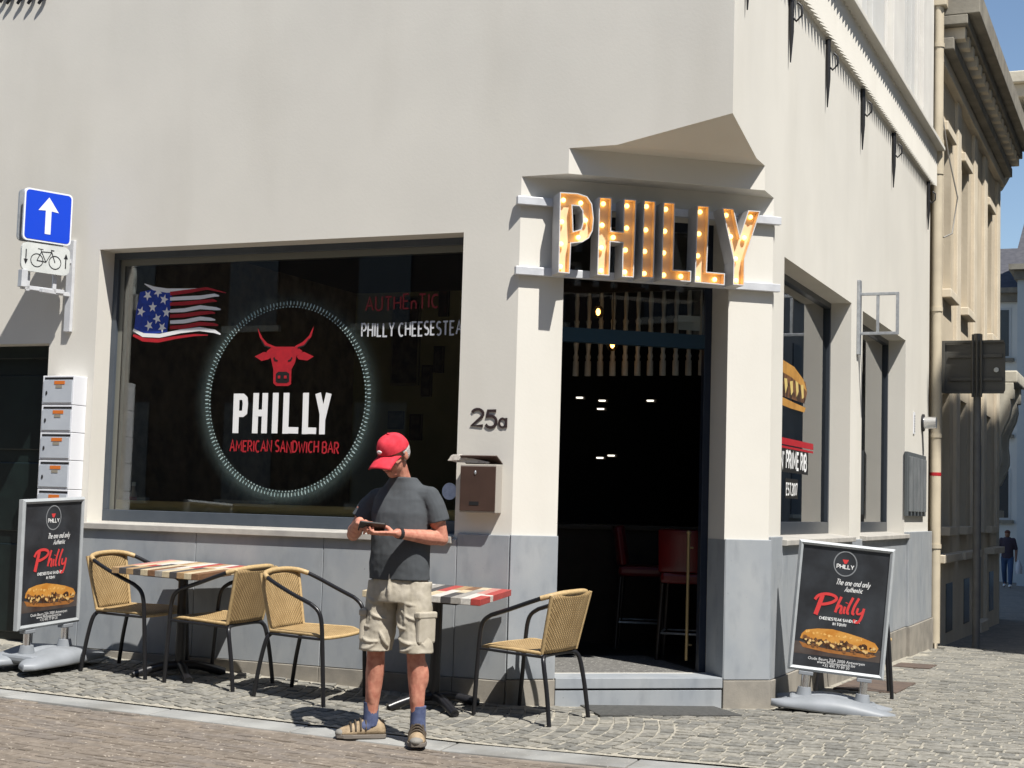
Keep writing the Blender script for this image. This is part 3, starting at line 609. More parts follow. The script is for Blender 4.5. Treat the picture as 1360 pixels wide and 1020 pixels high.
a2, b2 = pC(1043, 640), pC(1056, 650); bx.add([MC @ V((*p, .0003)) for p in ((a2[0], a2[1]-.13), (b2[0]+.1, a2[1]-.13), (b2[0]+.1, a2[1]+.03), (a2[0], a2[1]+.03))], [(0, 1, 2, 3)]); bx.build('painted_label_ground', black_paint, WC1)
tx = MB(); F = MC @ frame((a[0]-.02, b[1]+.035, .0006), (1, 0, 0), (0, 1, 0)); text(tx, "N' PRIME RIB", F, b[0]-a[0]-.05, .13, .026, gap=.22)
tx.build('painted_label_text', white_paint, WC1); tx = MB(); F = MC @ frame((a2[0]+.03, a2[1]-.10, .0006), (1, 0, 0), (0, 1, 0)); text(tx, 'EST.2017', F, b2[0]-a2[0]+.04, .09, .016); tx.build('painted_year_text', white_paint, WC1)

# ================================================================== LIT LETTER SIGN OVER THE DOOR
SIGN = thing('letter_sign', 'lit amber bulb letters on two white rails above the corner doorway', 'sign', bpt(BW/2, 2.85, .02))
rail_m = mat('white_metal', (.62, .63, .65), (.52, .53, .55), 10, .4, metal=.15)
for z in (3.352, 2.868):
    a = bpt(-.035, z-.028, .003); MB().obox(a, bpt(BW+.04, z-.028, .003)-a, bpt(-.035, z-.028, .05)-a, V((0, 0, .056))).build('rail', rail_m, SIGN, bevel=.003)
OFF = .215; MBf = frame(bpt(0, 0, OFF), (BT.x, BT.y, 0), (0, 0, 1)); nB = V((BN.x, BN.y, 0))
def pB(px, py, off=OFF): p = onplane(px, py, nB, BN.dot(PL)+off); return ((p.xy-PL).dot(BT), p.z)
zl = lambda x, y: pB(660+x/3.4, 130+y/3.4)
LET = [('P', [(285, 425), (365, 430), (408, 444), (430, 478), (438, 545), (433, 600), (416, 633), (386, 652), (335, 657), (329, 793), (277, 788)], [(341, 486), (372, 489), (386, 510), (388, 560), (380, 592), (346, 602)],
        [(300, 462), (378, 475), (400, 553), (293, 560), (290, 660), (367, 630), (287, 762)]),
       ('H', [(462, 447), (520, 450), (516, 600), (570, 604), (573, 455), (630, 460), (618, 811), (565, 808), (568, 655), (513, 650), (508, 803), (453, 799)], None, [(480, 478), (587, 488), (475, 575), (586, 588), (525, 630), (472, 677), (580, 687), (470, 780), (577, 787)]),
       ('I', [(664, 462), (717, 466), (708, 815), (652, 811)], None, [(675, 490), (672, 596), (667, 693), (665, 793)]),
       ('L', [(752, 470), (805, 474), (797, 775), (878, 781), (876, 831), (742, 820)], None, [(762, 503), (758, 602), (753, 700), (753, 800), (830, 806)]),
       ('L', [(905, 485), (960, 488), (948, 785), (1030, 792), (1028, 846), (893, 833)], None, [(917, 515), (912, 614), (907, 713), (905, 815), (983, 820)]),
       ('Y', [(1017, 495), (1070, 500), (1097, 625), (1135, 507), (1190, 511), (1120, 730), (1117, 848), (1066, 843), (1069, 735)], None, [(1035, 530), (1145, 538), (1055, 627), (1117, 632), (1078, 727), (1080, 825)])]
amber = mat('bulb_glow_face', (.80, .58, .36), (.74, .52, .31), 12, .5)  # amber glow of the bulbs is put into this base colour
shell_m = mat('letter_shell', (.60, .59, .58), (.52, .51, .5), 8, .45)
bulb_m = mat('lit_bulb', (1, .8, .4), None, rough=.3, emit=(1, .67, .19), estr=2.6)
def inset(P, d):                                   # P counter-clockwise; inward offset
    n = len(P); out = []
    for i in range(n):
        a, b, c = V(P[i-1]), V(P[i]), V(P[(i+1) % n]); d1 = (b-a).normalized(); d2 = (c-b).normalized()
        n1 = V((-d1.y, d1.x)); n2 = V((-d2.y, d2.x)); m_ = (n1+n2).normalized(); out.append(tuple(b+m_*(d/max(.35, m_.dot(n1)))))
    return out
def ccw(P): return P if sum(P[i-1][0]*P[i][1]-P[i][0]*P[i-1][1] for i in range(len(P))) > 0 else P[::-1]
DB, REC, RIM = -.165, -.05, .007
bulb_mesh = None
for ch, out, hole, bulbs in LET:
    loops = [ccw([zl(*p) for p in out])]
    if hole: loops.append(ccw([zl(*p) for p in hole])[::-1])
    sh = MB(); fc = MB(); ins = [inset(L_, RIM) for L_ in loops]
    for L_, I_ in zip(loops, ins):
        n = len(L_); P = lambda q, z: MBf @ V((*q, z))
        for i in range(n):
            j = (i+1) % n
            sh.quad(P(L_[i], DB), P(L_[j], DB), P(L_[j], 0), P(L_[i], 0)); sh.quad(P(L_[i], 0), P(L_[j], 0), P(I_[j], 0), P(I_[i], 0))
            fc.quad(P(I_[i], 0), P(I_[j], 0), P(I_[j], REC), P(I_[i], REC))
    for src, z, mb in ((ins, REC, fc), (loops, DB, sh)):
        flat = [q for L_ in src for q in L_]
        tri = tessellate_polygon([[V((*q, 0)) for q in L_] for L_ in src]); vs = [MBf @ V((*q, z)) for q in flat]; ft = []
        for t in tri:
            A, B, C = [V((*flat[i], 0)) for i in t]; ft.append(t if (B-A).cross(C-A).z > 0 else t[::-1])
        mb.add(vs, ft)
    lo = sh.build('letter', shell_m, SIGN); fc.build('letter_face', amber, lo)
    for b in bulbs:
        p = MBf @ V((*pB(660+b[0]/3.4, 130+b[1]/3.4, OFF+REC+.02), REC+.02))
        if bulb_mesh is None:
            q = MB(); q.ell((0, 0, 0), (.0165, .0165, .0165), nu=12, nv=8); bo = q.build('bulb', bulb_m, lo); bulb_mesh = bo.data
        else: bo = put('bulb', bulb_mesh, lo)
        bo.location = p

# ================================================================== FIXTURES ON THE WALLS
nm_ = mat('number_metal', (.035, .022, .022), None, rough=.5)
HN = thing('house_number', 'dark raised number 25a on pale wall above brown letterbox', 'house number', (-4.29, -.01, 1.80))
def solid_strokes(nm, strokes, w, dep, M, m, parent):
    mb = MB()
    for i, s in enumerate(strokes):
        P = [V((p[0], p[1])) for p in s]; Lf = []; Rt = []
        for k, p in enumerate(P):
            d = (P[min(k+1, len(P)-1)]-P[max(k-1, 0)]).normalized(); nn = V((-d.y, d.x)); Lf.append(p+nn*w/2); Rt.append(p-nn*w/2)
        n = len(P); dd = dep+i*.0006
        vs = [M @ V((q.x, q.y, dd)) for q in Lf]+[M @ V((q.x, q.y, dd)) for q in Rt]+[M @ V((q.x, q.y, 0)) for q in Lf]+[M @ V((q.x, q.y, 0)) for q in Rt]; fs = []
        for k in range(n-1): fs += [(n+k, n+k+1, k+1, k), (k, k+1, 2*n+k+1, 2*n+k), (n+k+1, n+k, 3*n+k, 3*n+k+1)]
        fs += [(0, 2*n, 3*n, n), (n-1, 2*n-1, 4*n-1, 3*n-1)]; mb.add(vs, fs)
    return mb.build(nm, m, parent)
a = atA(626.5, 567); F = frame((a.x, -.001, a.z-.003), (1, 0, 0), (0, 0, 1))
solid_strokes('digit', [[(p[0]*.085/.48, p[1]*.125) for p in G['2'][1][0][:-2]]+[(.0, .012), (.085, .012)]], .019, .006, F, nm_, HN)
F = frame((a.x+.103, -.001, a.z-.003), (1, 0, 0), (0, 0, 1))
solid_strokes('digit', [[(.078, .115), (.018, .115), (.012, .068)]+[(q[0], q[1]) for q in arc(.04, .04, .042, .04, 110, -150, 10)]], .019, .006, F, nm_, HN)
F = frame((a.x+.205, -.001, a.z-.001), (1, 0, 0), (0, 0, 1))
solid_strokes('small_letter', [arc(.026, .03, .026, .03, 0, 360, 12), [(.054, .064), (.054, -.002)]], .014, .006, F, nm_, HN)
# brown letterbox with a newspaper
brown = mat('brown_enamel', (.075, .045, .035), (.06, .036, .028), 6, .35); beige = mat('beige_enamel', (.36, .33, .29), None, rough=.45)
x0, x1 = atA(611, 640, -.1).x, atA(659, 640, -.1).x; z0, z1 = atA(635, 681, -.1).z, atA(635, 617, -.1).z
LB = thing('letterbox', 'brown metal letterbox on the pale pier beneath the house number', 'letterbox', ((x0+x1)/2, -.05, z0))
MB().box((x0, -.098, z0), (x1, -.001, z1)).build('body', beige, LB, bevel=.004)
MB().box((x0+.003, -.106, z0+.012), (x1-.003, -.0985, z1-.012)).build('door', brown, LB, bevel=.003)
M = Matrix.Translation(V((0, -.02, z1+.012))) @ Matrix.Rotation(radians(-26), 4, 'X'); MB().box((x0-.004, -.10, 0), (x1+.004, .015, .008), M).build('lid', brown, LB, bevel=.002)
MB().box((x0+.075, -.108, z0+.05), (x0+.145, -.1062, z0+.075)).build('viewing_slot', in_dark, LB)
kk = MB(); kk.ell((x0+.115, -.108, z1-.055), (.008, .004, .014)); kk.build('lock', steel, LB)
npm = mat('newsprint', (.62, .58, .52), (.45, .40, .36), 40, .9, contrast=(.5, .6))
NP = [(x0-.10, z1+.026), (x0-.072, z1+.066), (x0-.02, z1+.068), (x0+.06, z1+.046), (x0+.2, z1+.02), (x0+.2, z1+.008), (x0+.05, z1+.012), (x0-.05, z1+.014)]
nw = MB(); nw.prism(NP, .055, .082, Matrix(((1, 0, 0, 0), (0, 0, -1, 0), (0, 1, 0, 0), (0, 0, 0, 1))))
nw.prism([(p[0]-.006, p[1]*1.0-.004) for p in NP[:4]]+[(x0+.04, z1+.03)], .084, .088, Matrix(((1, 0, 0, 0), (0, 0, -1, 0), (0, 1, 0, 0), (0, 0, 0, 1))))
tag(nw.build('newspaper', npm, bevel=.004), 'folded newspaper poking out of the brown letterbox lid', 'newspaper')
# five grey private letterboxes, one above another
grey_en = mat('grey_enamel', (.46, .49, .53), (.42, .45, .49), 8, .4); white_en = mat('white_enamel', (.72, .73, .76), None, rough=.4); orange = mat('orange_sticker', (.62, .16, .02), None, rough=.6)
YF = -.16; ytops = [499, 538, 574.5, 611.5, 650, 689]; xl, xr = atA(55, 560, YF).x-.005, atA(95.5, 560, YF).x
ords = ['topmost grey letterbox of the stack beside the dark street door', 'second grey letterbox from the top beside the dark street door', 'middle grey letterbox of the stack beside the dark street door', 'fourth grey letterbox from the top beside the dark street door', 'lowest grey letterbox, half hidden behind the left poster stand']
for i in range(5):
    zt = atA(75, ytops[i], YF).z; zb_ = atA(75, ytops[i+1], YF).z+.004
    P = thing('stacked_letterbox', ords[i], 'letterbox', ((xl+xr)/2, -.08, zb_), group='stacked letterboxes by the street door')
    MB().box((xl, YF, zb_), (xr, -.001, zt)).build('body', white_en, P, bevel=.003)
    MB().box((xl+.012, YF-.006, zb_+.014), (xr-.012, YF-.0005, zt-.035)).build('door', grey_en, P, bevel=.002)
    MB().box((xl+.02, YF-.003, zt-.028), (xr-.008, YF-.0004, zt-.012)).build('slot', in_dark, P)
    MB().box((xl+.115, YF-.0085, zt-.066), (xl+.215, YF-.0065, zt-.04)).build('sticker', orange, P)
    MB().box((xl+.13, YF-.0085, zt-.094), (xl+.19, YF-.0065, zt-.072)).build('name_plate', mat('name_plate', (.28, .25, .2), None, rough=.5), P)
    kk = MB(); kk.ell((xl+.045, YF-.008, zb_+.09), (.009, .004, .016)); kk.build('lock', black_iron, P)
# one-way sign on its wall bracket
YS = -.30; sc = atA(64, 288, YS); yw = radians(68); su = V((cos(yw), sin(yw), 0)); sn = V((sin(yw), -cos(yw), 0))
SG = thing('one_way_sign', 'blue one-way sign with white arrow over a bicycle plate on wall bracket', 'traffic sign', (atA(94, 430).x, 0, atA(94, 435).z))
def rrect(w, h, r, n=5):
    P = []
    for cx, cy, a in ((w/2-r, h/2-r, 0), (-w/2+r, h/2-r, 90), (-w/2+r, -h/2+r, 180), (w/2-r, -h/2+r, 270)):
        P += [(cx+r*cos(radians(a+90*k/n)), cy+r*sin(radians(a+90*k/n))) for k in range(n+1)]
    return P
MS = frame(sc, su, (0, 0, 1)); S_ = .40
MB().prism(rrect(S_, S_, .035), -.02, 0, MS).build('blue_panel', mat('sign_white', (.72, .74, .78), None, rough=.35), SG)
MB().prism(rrect(S_-.025, S_-.025, .03), .0008, .0022, MS).build('blue_field', mat('sign_blue', (.004, .05, .55), None, rough=.3), SG)
q = MB(); q.add([MS @ V((x, y, .004)) for x, y in ((-.024, -.135), (.024, -.135), (.024, .045), (.085, .04), (0, .15), (-.085, .04), (-.024, .045))], [(0, 1, 2, 6), (2, 3, 4), (2, 4, 6), (6, 4, 5)]); q.build('arrow', MATS['sign_white'], SG)
MP = frame(sc+V((0, 0, -.325)), su, (0, 0, 1)); plate_w = mat('plate_white', (.58, .60, .58), (.5, .52, .5), 12, .5)
MB().prism(rrect(.40, .22, .05), -.02, 0, MP).build('bicycle_plate', plate_w, SG)
q = MB(); bw = .0085
for cx in (-.075, .075): stroke(q, [(cx+p[0], -.02+p[1]) for p in arc(0, 0, .05, .05, 0, 360, 18)], .006, MP, .001)
for s in ([(-.075, -.02), (-.04, .05), (.045, .055), (.0, -.025), (-.04, .05)], [(0, -.025), (-.075, -.02)], [(.075, -.02), (.045, .055), (.04, .072), (.065, .07)], [(-.04, .05), (-.046, .068)], [(-.07, .07), (-.025, .068)]): stroke(q, s, .006, MP, .001)
for cx, d in ((-.165, -1), (.165, 1)):
    stroke(q, [(cx, -.055*d), (cx, .02*d)], .009, MP, .001); stroke(q, [(cx, .02*d), (cx, .06*d)], [.034, .001], MP, .001)
q.build('bicycle_print', black_iron, SG)
b = MB(); xb = atA(94, 400).x; b.box((xb-.03, -.035, atA(94, 441).z), (xb+.03, -.001, atA(96, 320).z)); b.build('wall_bar', rail_m, SG, bevel=.004)
zz = sc.z-.56; cen = sc-sn*.04
b = MB()
for dz in (-.56, -.30):
    b.obox(V((xb-.015, -.03, sc.z+dz-.02)), V((.03, 0, 0)), (cen-su*.02+V((0, 0, 0)))*1-V((xb-.015, -.03, sc.z))-V((0, 0, 0)), V((0, 0, .03)))
for k in (-.13, .09): b.obox(cen+su*k+V((0, 0, -.58)), su*.03, -sn*.02, V((0, 0, .62)))
b.obox(cen+su*-.17+V((0, 0, -.57)), su*.36, -sn*.02, V((0, 0, .03)))
b.obox(cen+su*-.2+V((0, 0, -.56)), su*.05, sn*.06, V((0, 0, .13))); b.build('bracket_arm', rail_m, SG, bevel=.002)
for dz in (-.0, -.015):
    pass
MB().prism(rrect(S_, S_, .035), -.1, -.085, MS).build('rear_panel', steel, SG)
# iron hooks under the band
for i, y in enumerate((.25, 1.53, 2.88, 4.46, 6.2, 8.67)):
    H = thing('wall_hook', ['black iron hook at the top edge of the picture nearest the corner', 'black iron wall hook under the fluted band, first whole one from the corner', 'second black iron wall hook under the fluted band', 'third black iron wall hook under the fluted band', 'fourth black iron wall hook under the fluted band', 'last black iron wall hook beside the drainpipe'][i], 'hook', (XC, y, 5.0), group='iron hooks under the band')
    q = MB(); q.tube([(XC+.02, y, 5.19), (XC+.025, y, 4.85), (XC+.02, y, 4.62)], [.022, .018, .005], 8); q.build('hook_shadow', black_iron, H)  # dark tapering bar, shaped after the hook's long cast shadow
    q = MB(); q.tube([(XC+.02, y, 4.98), (XC+.06, y, 4.93), (XC+.10, y, 4.97), (XC+.10, y, 5.04), (XC+.07, y, 5.07)], .009, 8); q.build('curl', black_iron, H)
# empty galvanised sign frame
BR = thing('sign_frame', 'empty galvanised projecting sign frame between the two side windows', 'sign frame', (XC, 4.42, 2.73))
MB().box((XC+.001, 4.38, 2.72), (XC+.03, 4.46, 3.40)).build('wall_plate', steel, BR, bevel=.003)
q = MB()
for a, b_ in (((XC+.03, 4.405, 3.26), (XC+.37, 4.435, 3.285)), ((XC+.03, 4.405, 2.90), (XC+.37, 4.435, 2.925)), ((XC+.345, 4.405, 2.925), (XC+.37, 4.435, 3.26)), ((XC+.17, 4.408, 2.925), (XC+.195, 4.432, 3.26))): q.box(a, b_)
q.build('frame', steel, BR, bevel=.002)
GR = thing('vent_grille', 'dark louvred metal vent grille on the side wall near the drainpipe', 'grille', (XC, 7.85, 1.27))
MB().box((XC+.001, 7.2, 1.27), (XC+.035, 8.55, 1.96)).build('frame', mat('grille_grey', (.10, .11, .115), None, rough=.5), GR, bevel=.003)
for k in range(5): MB().box((XC+.036, 7.27+k*.25, 1.32), (XC+.06, 7.42+k*.25, 1.91)).build('slat', mat('grille_slat', (.19, .2, .205), (.15, .16, .165), 6, .5), GR, bevel=.003)
PLT = MB().box((XC+.001, 7.78, 2.18), (XC+.012, 7.86, 2.42)).build('wall_plaque', white_en); tag(PLT, 'small upright white plaque with dark lettering on the side wall', 'plaque')
q = MB()
for k in range(7): q.box((XC+.0122, 7.80, 2.20+k*.028), (XC+.0135, 7.84, 2.217+k*.028))
q.build('plaque_lettering', black_iron, PLT)
VP_ = thing('flue_outlet', 'short shiny metal flue outlet sticking out beside the drainpipe', 'flue', (XC, 8.45, 2.34))
q = MB(); q.tube([(XC-.02, 8.45, 2.34), (XC+.16, 8.45, 2.34)], .07, 16); q.build('pipe', mat('shiny_metal', (.7, .7, .7), None, rough=.25, metal=.9), VP_)
q = MB(); q.tube([(XC+.002, 8.45, 2.34), (XC+.025, 8.45, 2.34)], .10, 16); q.build('collar', black_iron, VP_)
DPp = thing('drainpipe', 'tall cream drainpipe where the stucco shop meets the beige house', 'drainpipe', (XC+.08, 9.05, -.2))
cream = mat('cream_pipe', (.55, .48, .36), (.46, .40, .30), 3, .5)
q = MB(); q.tube([(XC+.07, 9.06, -.2), (XC+.07, 9.06, 7.6)], .065, 14); q.build('pipe', cream, DPp)
q = MB(); q.box((XC+.0, 8.98, 7.4), (XC+.17, 9.17, 7.62)); q.build('hopper', cream, DPp, bevel=.01)
for z in (.9, 2.2, 3.7, 5.35, 6.9): q = MB(); q.tube([(XC+.07, 9.06, z), (XC+.07, 9.06, z+.05)], .075, 14); q.build('joint', cream, DPp)
q = MB(); q.tube([(XC+.07, 9.06, 1.75), (XC+.07, 9.06, 1.79)], .067, 14); q.build('red_band', red_paint, DPp)
# iron ornament whose tips just show at the top left
IO = thing('iron_ornament', 'row of black wrought iron tips at the top left of the front wall', 'ironwork', (-8.4, 0, 4.72))
for px in (2, 11, 25, 39, 53):
    p = atA(px-2, 5 if px > 5 else 3, -.03); q = MB(); q.tube([p, p+V((.06, 0, .07)), p+V((.1, 0, .2))], [.012, .018, .012], 6); q.build('tip', black_iron, IO)
# ================================================================== NEIGHBOURS
def gslope(x, y, rz):                             # matrix standing on the sloping ground, turned by rz
    sx, sy = slope(x, y, .15); n = V((-sx, -sy, 1)).normalized(); u = V((cos(rz), sin(rz), 0)); u = (u-n*u.dot(n)).normalized()
    v = n.cross(u); return Matrix(((u.x, v.x, n.x, x), (u.y, v.y, n.y, y), (u.z, v.z, n.z, gz(x, y)), (0, 0, 0, 1)))
beige_st = mat('beige_render', (.62, .535, .405), (.54, .465, .35), 1.4, .9, .35, 20, spec=.2, bdist=.006, stain=((.72, .69, .66), 1.2, .5, .75, (2, 2, .4)))
beige_lt = mat('beige_stone', (.68, .60, .47), (.58, .51, .40), 2, .85, .3, 30, spec=.2, bdist=.005)
dkst = mat('weathered_cornice', (.27, .25, .205), (.18, .165, .14), 3, .9, .4, 25)
blind_dk = mat('dark_window', (.05, .055, .06), None, rough=.2)
XN = XC+.02; NY0, NY1, NZ = 9.14, 16.6, 7.55
NB = thing('beige_townhouse', 'tall beige townhouse with dark cornice next to the drainpipe', 'house', (XN-2, 12.8, -.25))
nholes = []
for yc_ in (10.35, 12.15, 15.3):
    for z0, z1 in ((1.15, 2.85), (4.1, 6.1)): nholes.append((yc_-.34, yc_+.34, z0, z1))
q = MB(); wall(q, (XN, 0, 0), (0, 1, 0), (1, 0, 0), (NY0, NY1), nholes, (-1, NZ), .3)
q.quad((XN, NY0, -1), (XN-8, NY0, -1), (XN-8, NY0, NZ+2), (XN, NY0, NZ+2)); q.quad((XN, NY1, NZ+1), (XN-8, NY1, NZ+1), (XN-8, NY1, -1), (XN, NY1, -1)); q.quad((XN, NY0, NZ), (XN, NY1, NZ), (XN-8, NY1, NZ+2), (XN-8, NY0, NZ+2)); q.build('wall', beige_st, NB)
for y0, y1, z0, z1 in nholes:
    w_ = MB().box((XN-.28, y0+.002, z0), (XN-.22, y1-.002, z1)).build('window', mat('window_wood', (.4, .38, .33), None, rough=.6), NB)
    for a in (0, 1): MB().box((XN-.219, y0+.05+a*.30, z0+.08), (XN-.212, y0+.33+a*.30, z1-.06)).build('pane', glass_mat('far_glass', (.05, .055, .06), 1.6), w_)
    MB().box((XN-.02, y0-.08, z0-.11), (XN+.11, y1+.06, z0)).build('window_sill', beige_lt, NB, bevel=.01)
    if z0 > 3: MB().box((XN-.02, y0-.1, z1), (XN+.06, y1+.1, z1+.12)).build('window_hood', beige_lt, NB, bevel=.01)
for y0 in (9.2, 11.05, 12.95, 14.3, 16.2):
    MB().box((XN-.02, y0, 1.05), (XN+.045, y0+.36, 6.75)).build('pilaster', beige_lt, NB, bevel=.01)
MB().box((XN-.02, NY0, -1), (XN+.05, 13.45, .72)).build('base_course', beige_lt, NB, bevel=.01)
MB().box((XN-.02, 14.7, -1), (XN+.05, NY1, .72)).build('base_course', beige_lt, NB, bevel=.01)
for y0, y1 in ((9.9, 10.8), (11.7, 12.6), (14.85, 15.75)): MB().box((XN+.0505, y0+.15, -.15), (XN+.058, y1-.15, .45)).build('cellar_window', blind_dk, NB)
for y0, y1 in ((9.2, 10.9), (11.2, 13.1), (14.8, 16.4)): MB().box((XN-.02, y0, .72), (XN+.15, y1, .82)).build('string_sill', beige_lt, NB, bevel=.01)
MB().box((XN-.02, 13.5, -1), (XN+.012, 14.25, 2.35)).build('house_door', mat('blue_grey_door', (.055, .075, .095), None, rough=.4), NB, bevel=.01)
MB().box((XN-.02, 13.38, -.6), (XN+.12, 14.4, -.22)).build('door_stone', beige_lt, NB, bevel=.01)
for d, z0, z1 in ((.10, 6.75, 6.9), (.22, 6.9, 7.05), (.38, 7.2, 7.32), (.52, 7.32, 7.62)):
    MB().box((XN-.05, NY0+.002, z0), (XN+d, NY1+.1, z1-.003)).build('cornice', dkst if d > .2 else beige_lt, NB, bevel=.01)
y = NY0+.12
while y < NY1: MB().box((XN-.02, y, 7.05), (XN+.34, y+.16, 7.197)).build('modillion', beige_lt, NB, bevel=.008); y += .42
cb = MB(); cb.tube([(XN+.02, 9.3, 7.6), (XN+.06, 9.32, 6.2), (XN+.12, 9.45, 5.7), (XN+.2, 9.75, 5.2), (XN+.14, 9.72, 4.75), (XN+.08, 9.4, 4.65)], .010, 6); tag(cb.build('loose_cable', mat('grey_cable', (.25, .24, .22), None)), 'thin loose cable hanging on the beige townhouse', 'cable')
# ornate grey house beyond
gst = mat('grey_stone', (.56, .53, .44), (.46, .43, .36), 2.2, .9, .4, 18)
OR = thing('ornate_house', 'pale stone house with scrolled cornice consoles beyond the beige townhouse', 'house', (XN-2, 19, -.4))
OX = XC-.1; q = MB(); wall(q, (OX, 0, 0), (0, 1, 0), (1, 0, 0), (16.72, 18.3), [(17.3, 17.95, 1.4, 3.0)], (-1, 8.0), .3); q.quad((OX, 16.72, -1), (OX-7, 16.72, -1), (OX-7, 16.72, 8), (OX, 16.72, 8)); q.quad((OX, 18.3, 8), (OX-7, 18.3, 8), (OX-7, 18.3, -1), (OX, 18.3, -1)); q.quad((OX, 16.72, 8), (OX, 18.3, 8), (OX-7, 18.3, 8), (OX-7, 16.72, 8)); q.build('wall', gst, OR)
for y0 in (17.3,): MB().box((OX-.26, y0, 1.4), (OX-.22, y0+.65, 3.0)).build('window', blind_dk, OR); MB().box((OX-.02, y0-.1, 1.28), (OX+.10, y0+.75, 1.4)).build('window_sill', gst, OR)
def console(y0, y1, x, ztop, dx, dz, nm='console'):    # scroll bracket, profile in x/z
    P = [(0, 0), (dx, 0), (dx, -.16*dz)]+[(dx*(.86-.55*t+.12*sin(t*9)), -dz*(.16+.7*t)) for t in [k/8 for k in range(9)]]+[(dx*.12, -dz*.98), (0, -dz)]
    M = Matrix(((1, 0, 0, x), (0, 0, 1, y0), (0, 1, 0, ztop), (0, 0, 0, 1))); return MB().prism(P, 0, y1-y0, M).build(nm, gst, OR, bevel=.01)
console(16.75, 16.98, OX, 8.2, .38, 1.25); console(17.9, 18.1, OX, 8.2, .38, 1.25)
for k, (dx, dz) in enumerate(((.12, .32), (.22, .62), (.10, .70), (.17, .96), (.05, 1.05))):
    q = MB(); q.tube([(OX+dx, 16.735, 8.2-dz), (OX+dx, 16.76, 8.2-dz)], .045, 12); q.build('drill_hole', in_dark, OR)
MB().box((OX-.1, 16.5, 8.2), (OX+.62, 18.4, 8.42)).build('cornice', gst, OR, bevel=.02); MB().box((OX-.1, 16.4, 8.42), (OX+.8, 18.5, 8.62)).build('cornice_top', gst, OR, bevel=.02)
console(16.8, 17.05, OX, 3.5, .36, 1.7, 'bay_console'); console(17.98, 18.25, OX, 3.5, .36, 1.7, 'bay_console'); MB().box((OX-.02, 16.8, 3.5), (OX+.42, 18.3, 3.7)).build('balcony_slab', gst, OR, bevel=.02)
# far pale houses closing the street
def far_house(nm, label, x0, x1, y, d, h, m, wins, roof):
    B_ = thing(nm, label, 'house', ((x0+x1)/2, y+d/2, -1)); q = MB(); q.box((x0, y, -2), (x1, y+d, h)); q.build('wall', m, B_)
    for wx, z0, z1 in wins:
        w_ = MB().box((wx-.5, y-.02, z0), (wx+.5, y+.1, z1)).build('window', mat('far_frame', (.5, .52, .53), None), B_)
        MB().box((wx-.42, y-.03, z0+.08), (wx+.42, y-.021, z1-.08)).build('pane', blind_dk, w_); MB().box((wx-.6, y-.16, z0-.12), (wx+.6, y+.02, z0-.002)).build('sill', dkst, w_)
    q = MB(); q.box((x0-.25, y-.35, h), (x1+.25, y+d+.3, h+.18)); q.box((x0-.1, y-.15, h-.3), (x1+.1, y, h-.002)); q.build('eaves', dkst, B_)
    M = Matrix(((0, 0, 1, x0-.1), (1, 0, 0, y), (0, 1, 0, h+.181), (0, 0, 0, 1))); MB().prism([(-.3, 0), (d+.25, 0), (d/2, roof)], 0, x1-x0+.2, M).build('roof', mat('slate_roof', (.08, .08, .09), (.05, .05, .06), 5, .8), B_); return B_
paleb = mat('pale_render', (.56, .60, .60), (.50, .54, .55), .8, .9)
far_house('pale_house', 'pale grey rendered house closing the far end of the side street', -4.55, 6, 43, 9, 9.4, paleb, [(x, z, z+1.9) for x in (-3.6, -1.6, .4) for z in (1.2, 4.3, 7.0)], 2.5)
far_house('white_house', 'white house with small cornice behind the pale grey house', -12, -4.8, 47, 9, 9.2, mat('white_render', (.66, .67, .65), (.6, .61, .6), .8, .9), [(x, z, z+1.8) for x in (-9.5, -7.5, -5.6) for z in (1.2, 4.2, 6.9)], 2.2)
# the houses across both streets, which shade the side street and show in the glass
def block(nm, label, x0, x1, y0, y1, h, m, axis, wins):
    B_ = thing(nm, label, 'house', ((x0+x1)/2, (y0+y1)/2, -.1)); MB().box((x0, y0, -2), (x1, y1, h)).build('wall', m, B_)
    for a, z in wins:
        if axis == 'x': MB().box((x0-.04, a-.55, z), (x0-.002, a+.55, z+1.9)).build('window', mat('dull_window', (.10, .11, .12), None, rough=.3), B_); MB().box((x0-.12, a-.65, z-.12), (x0-.002, a+.65, z-.002)).build('sill', gst, B_)
        else: MB().box((a-.55, y1+.002, z), (a+.55, y1+.04, z+1.9)).build('window', mat('dull_window', (.1, .11, .12), None, rough=.3), B_); MB().box((a-.65, y1+.002, z-.12), (a+.65, y1+.12, z-.002)).build('sill', gst, B_)
    MB().box((x0-.3, y0-.3, h), (x1+.3, y1+.3, h+.25)).build('roof', dkst, B_)
block('opposite_house', 'tall grey house across the side street that shades it', 5, 14, 4.2, 24, 17.2, mat('grey_render', (.34, .33, .31), (.28, .27, .25), .7, .9), 'x', [(6+i*2.6, z) for i in range(7) for z in (1.2, 4.6, 8, 11.4)])
block('taller_opposite_house', 'unseen taller dark house across the side street, added to shade its far end', 5.1, 14, 24.4, 62, 27, mat('dark_render', (.26, .25, .235), (.21, .2, .19), .7, .9), 'x', [(26+i*3, z) for i in range(8) for z in (1.2, 4.6, 8, 11.4)])  # out of view; added this tall so the far street lies in shade
block('facing_house', 'brown brick house across the front street, seen in the shop window', -34, 1.5, -25, -15.5, 11, mat('brown_brick', (.07, .05, .04), (.05, .038, .03), 2, .9), 'y', [(-31+i*2.9, z) for i in range(11) for z in (1.2, 4.6, 8)])
block('corner_house_across', 'dark brick house on the opposite corner, seen in the door glass', 10, 24, -24, -1.5, 9.5, mat('brown_brick', (.07, .05, .04)), 'x', [(-21+i*2.8, z) for i in range(7) for z in (1.2, 4.6)])
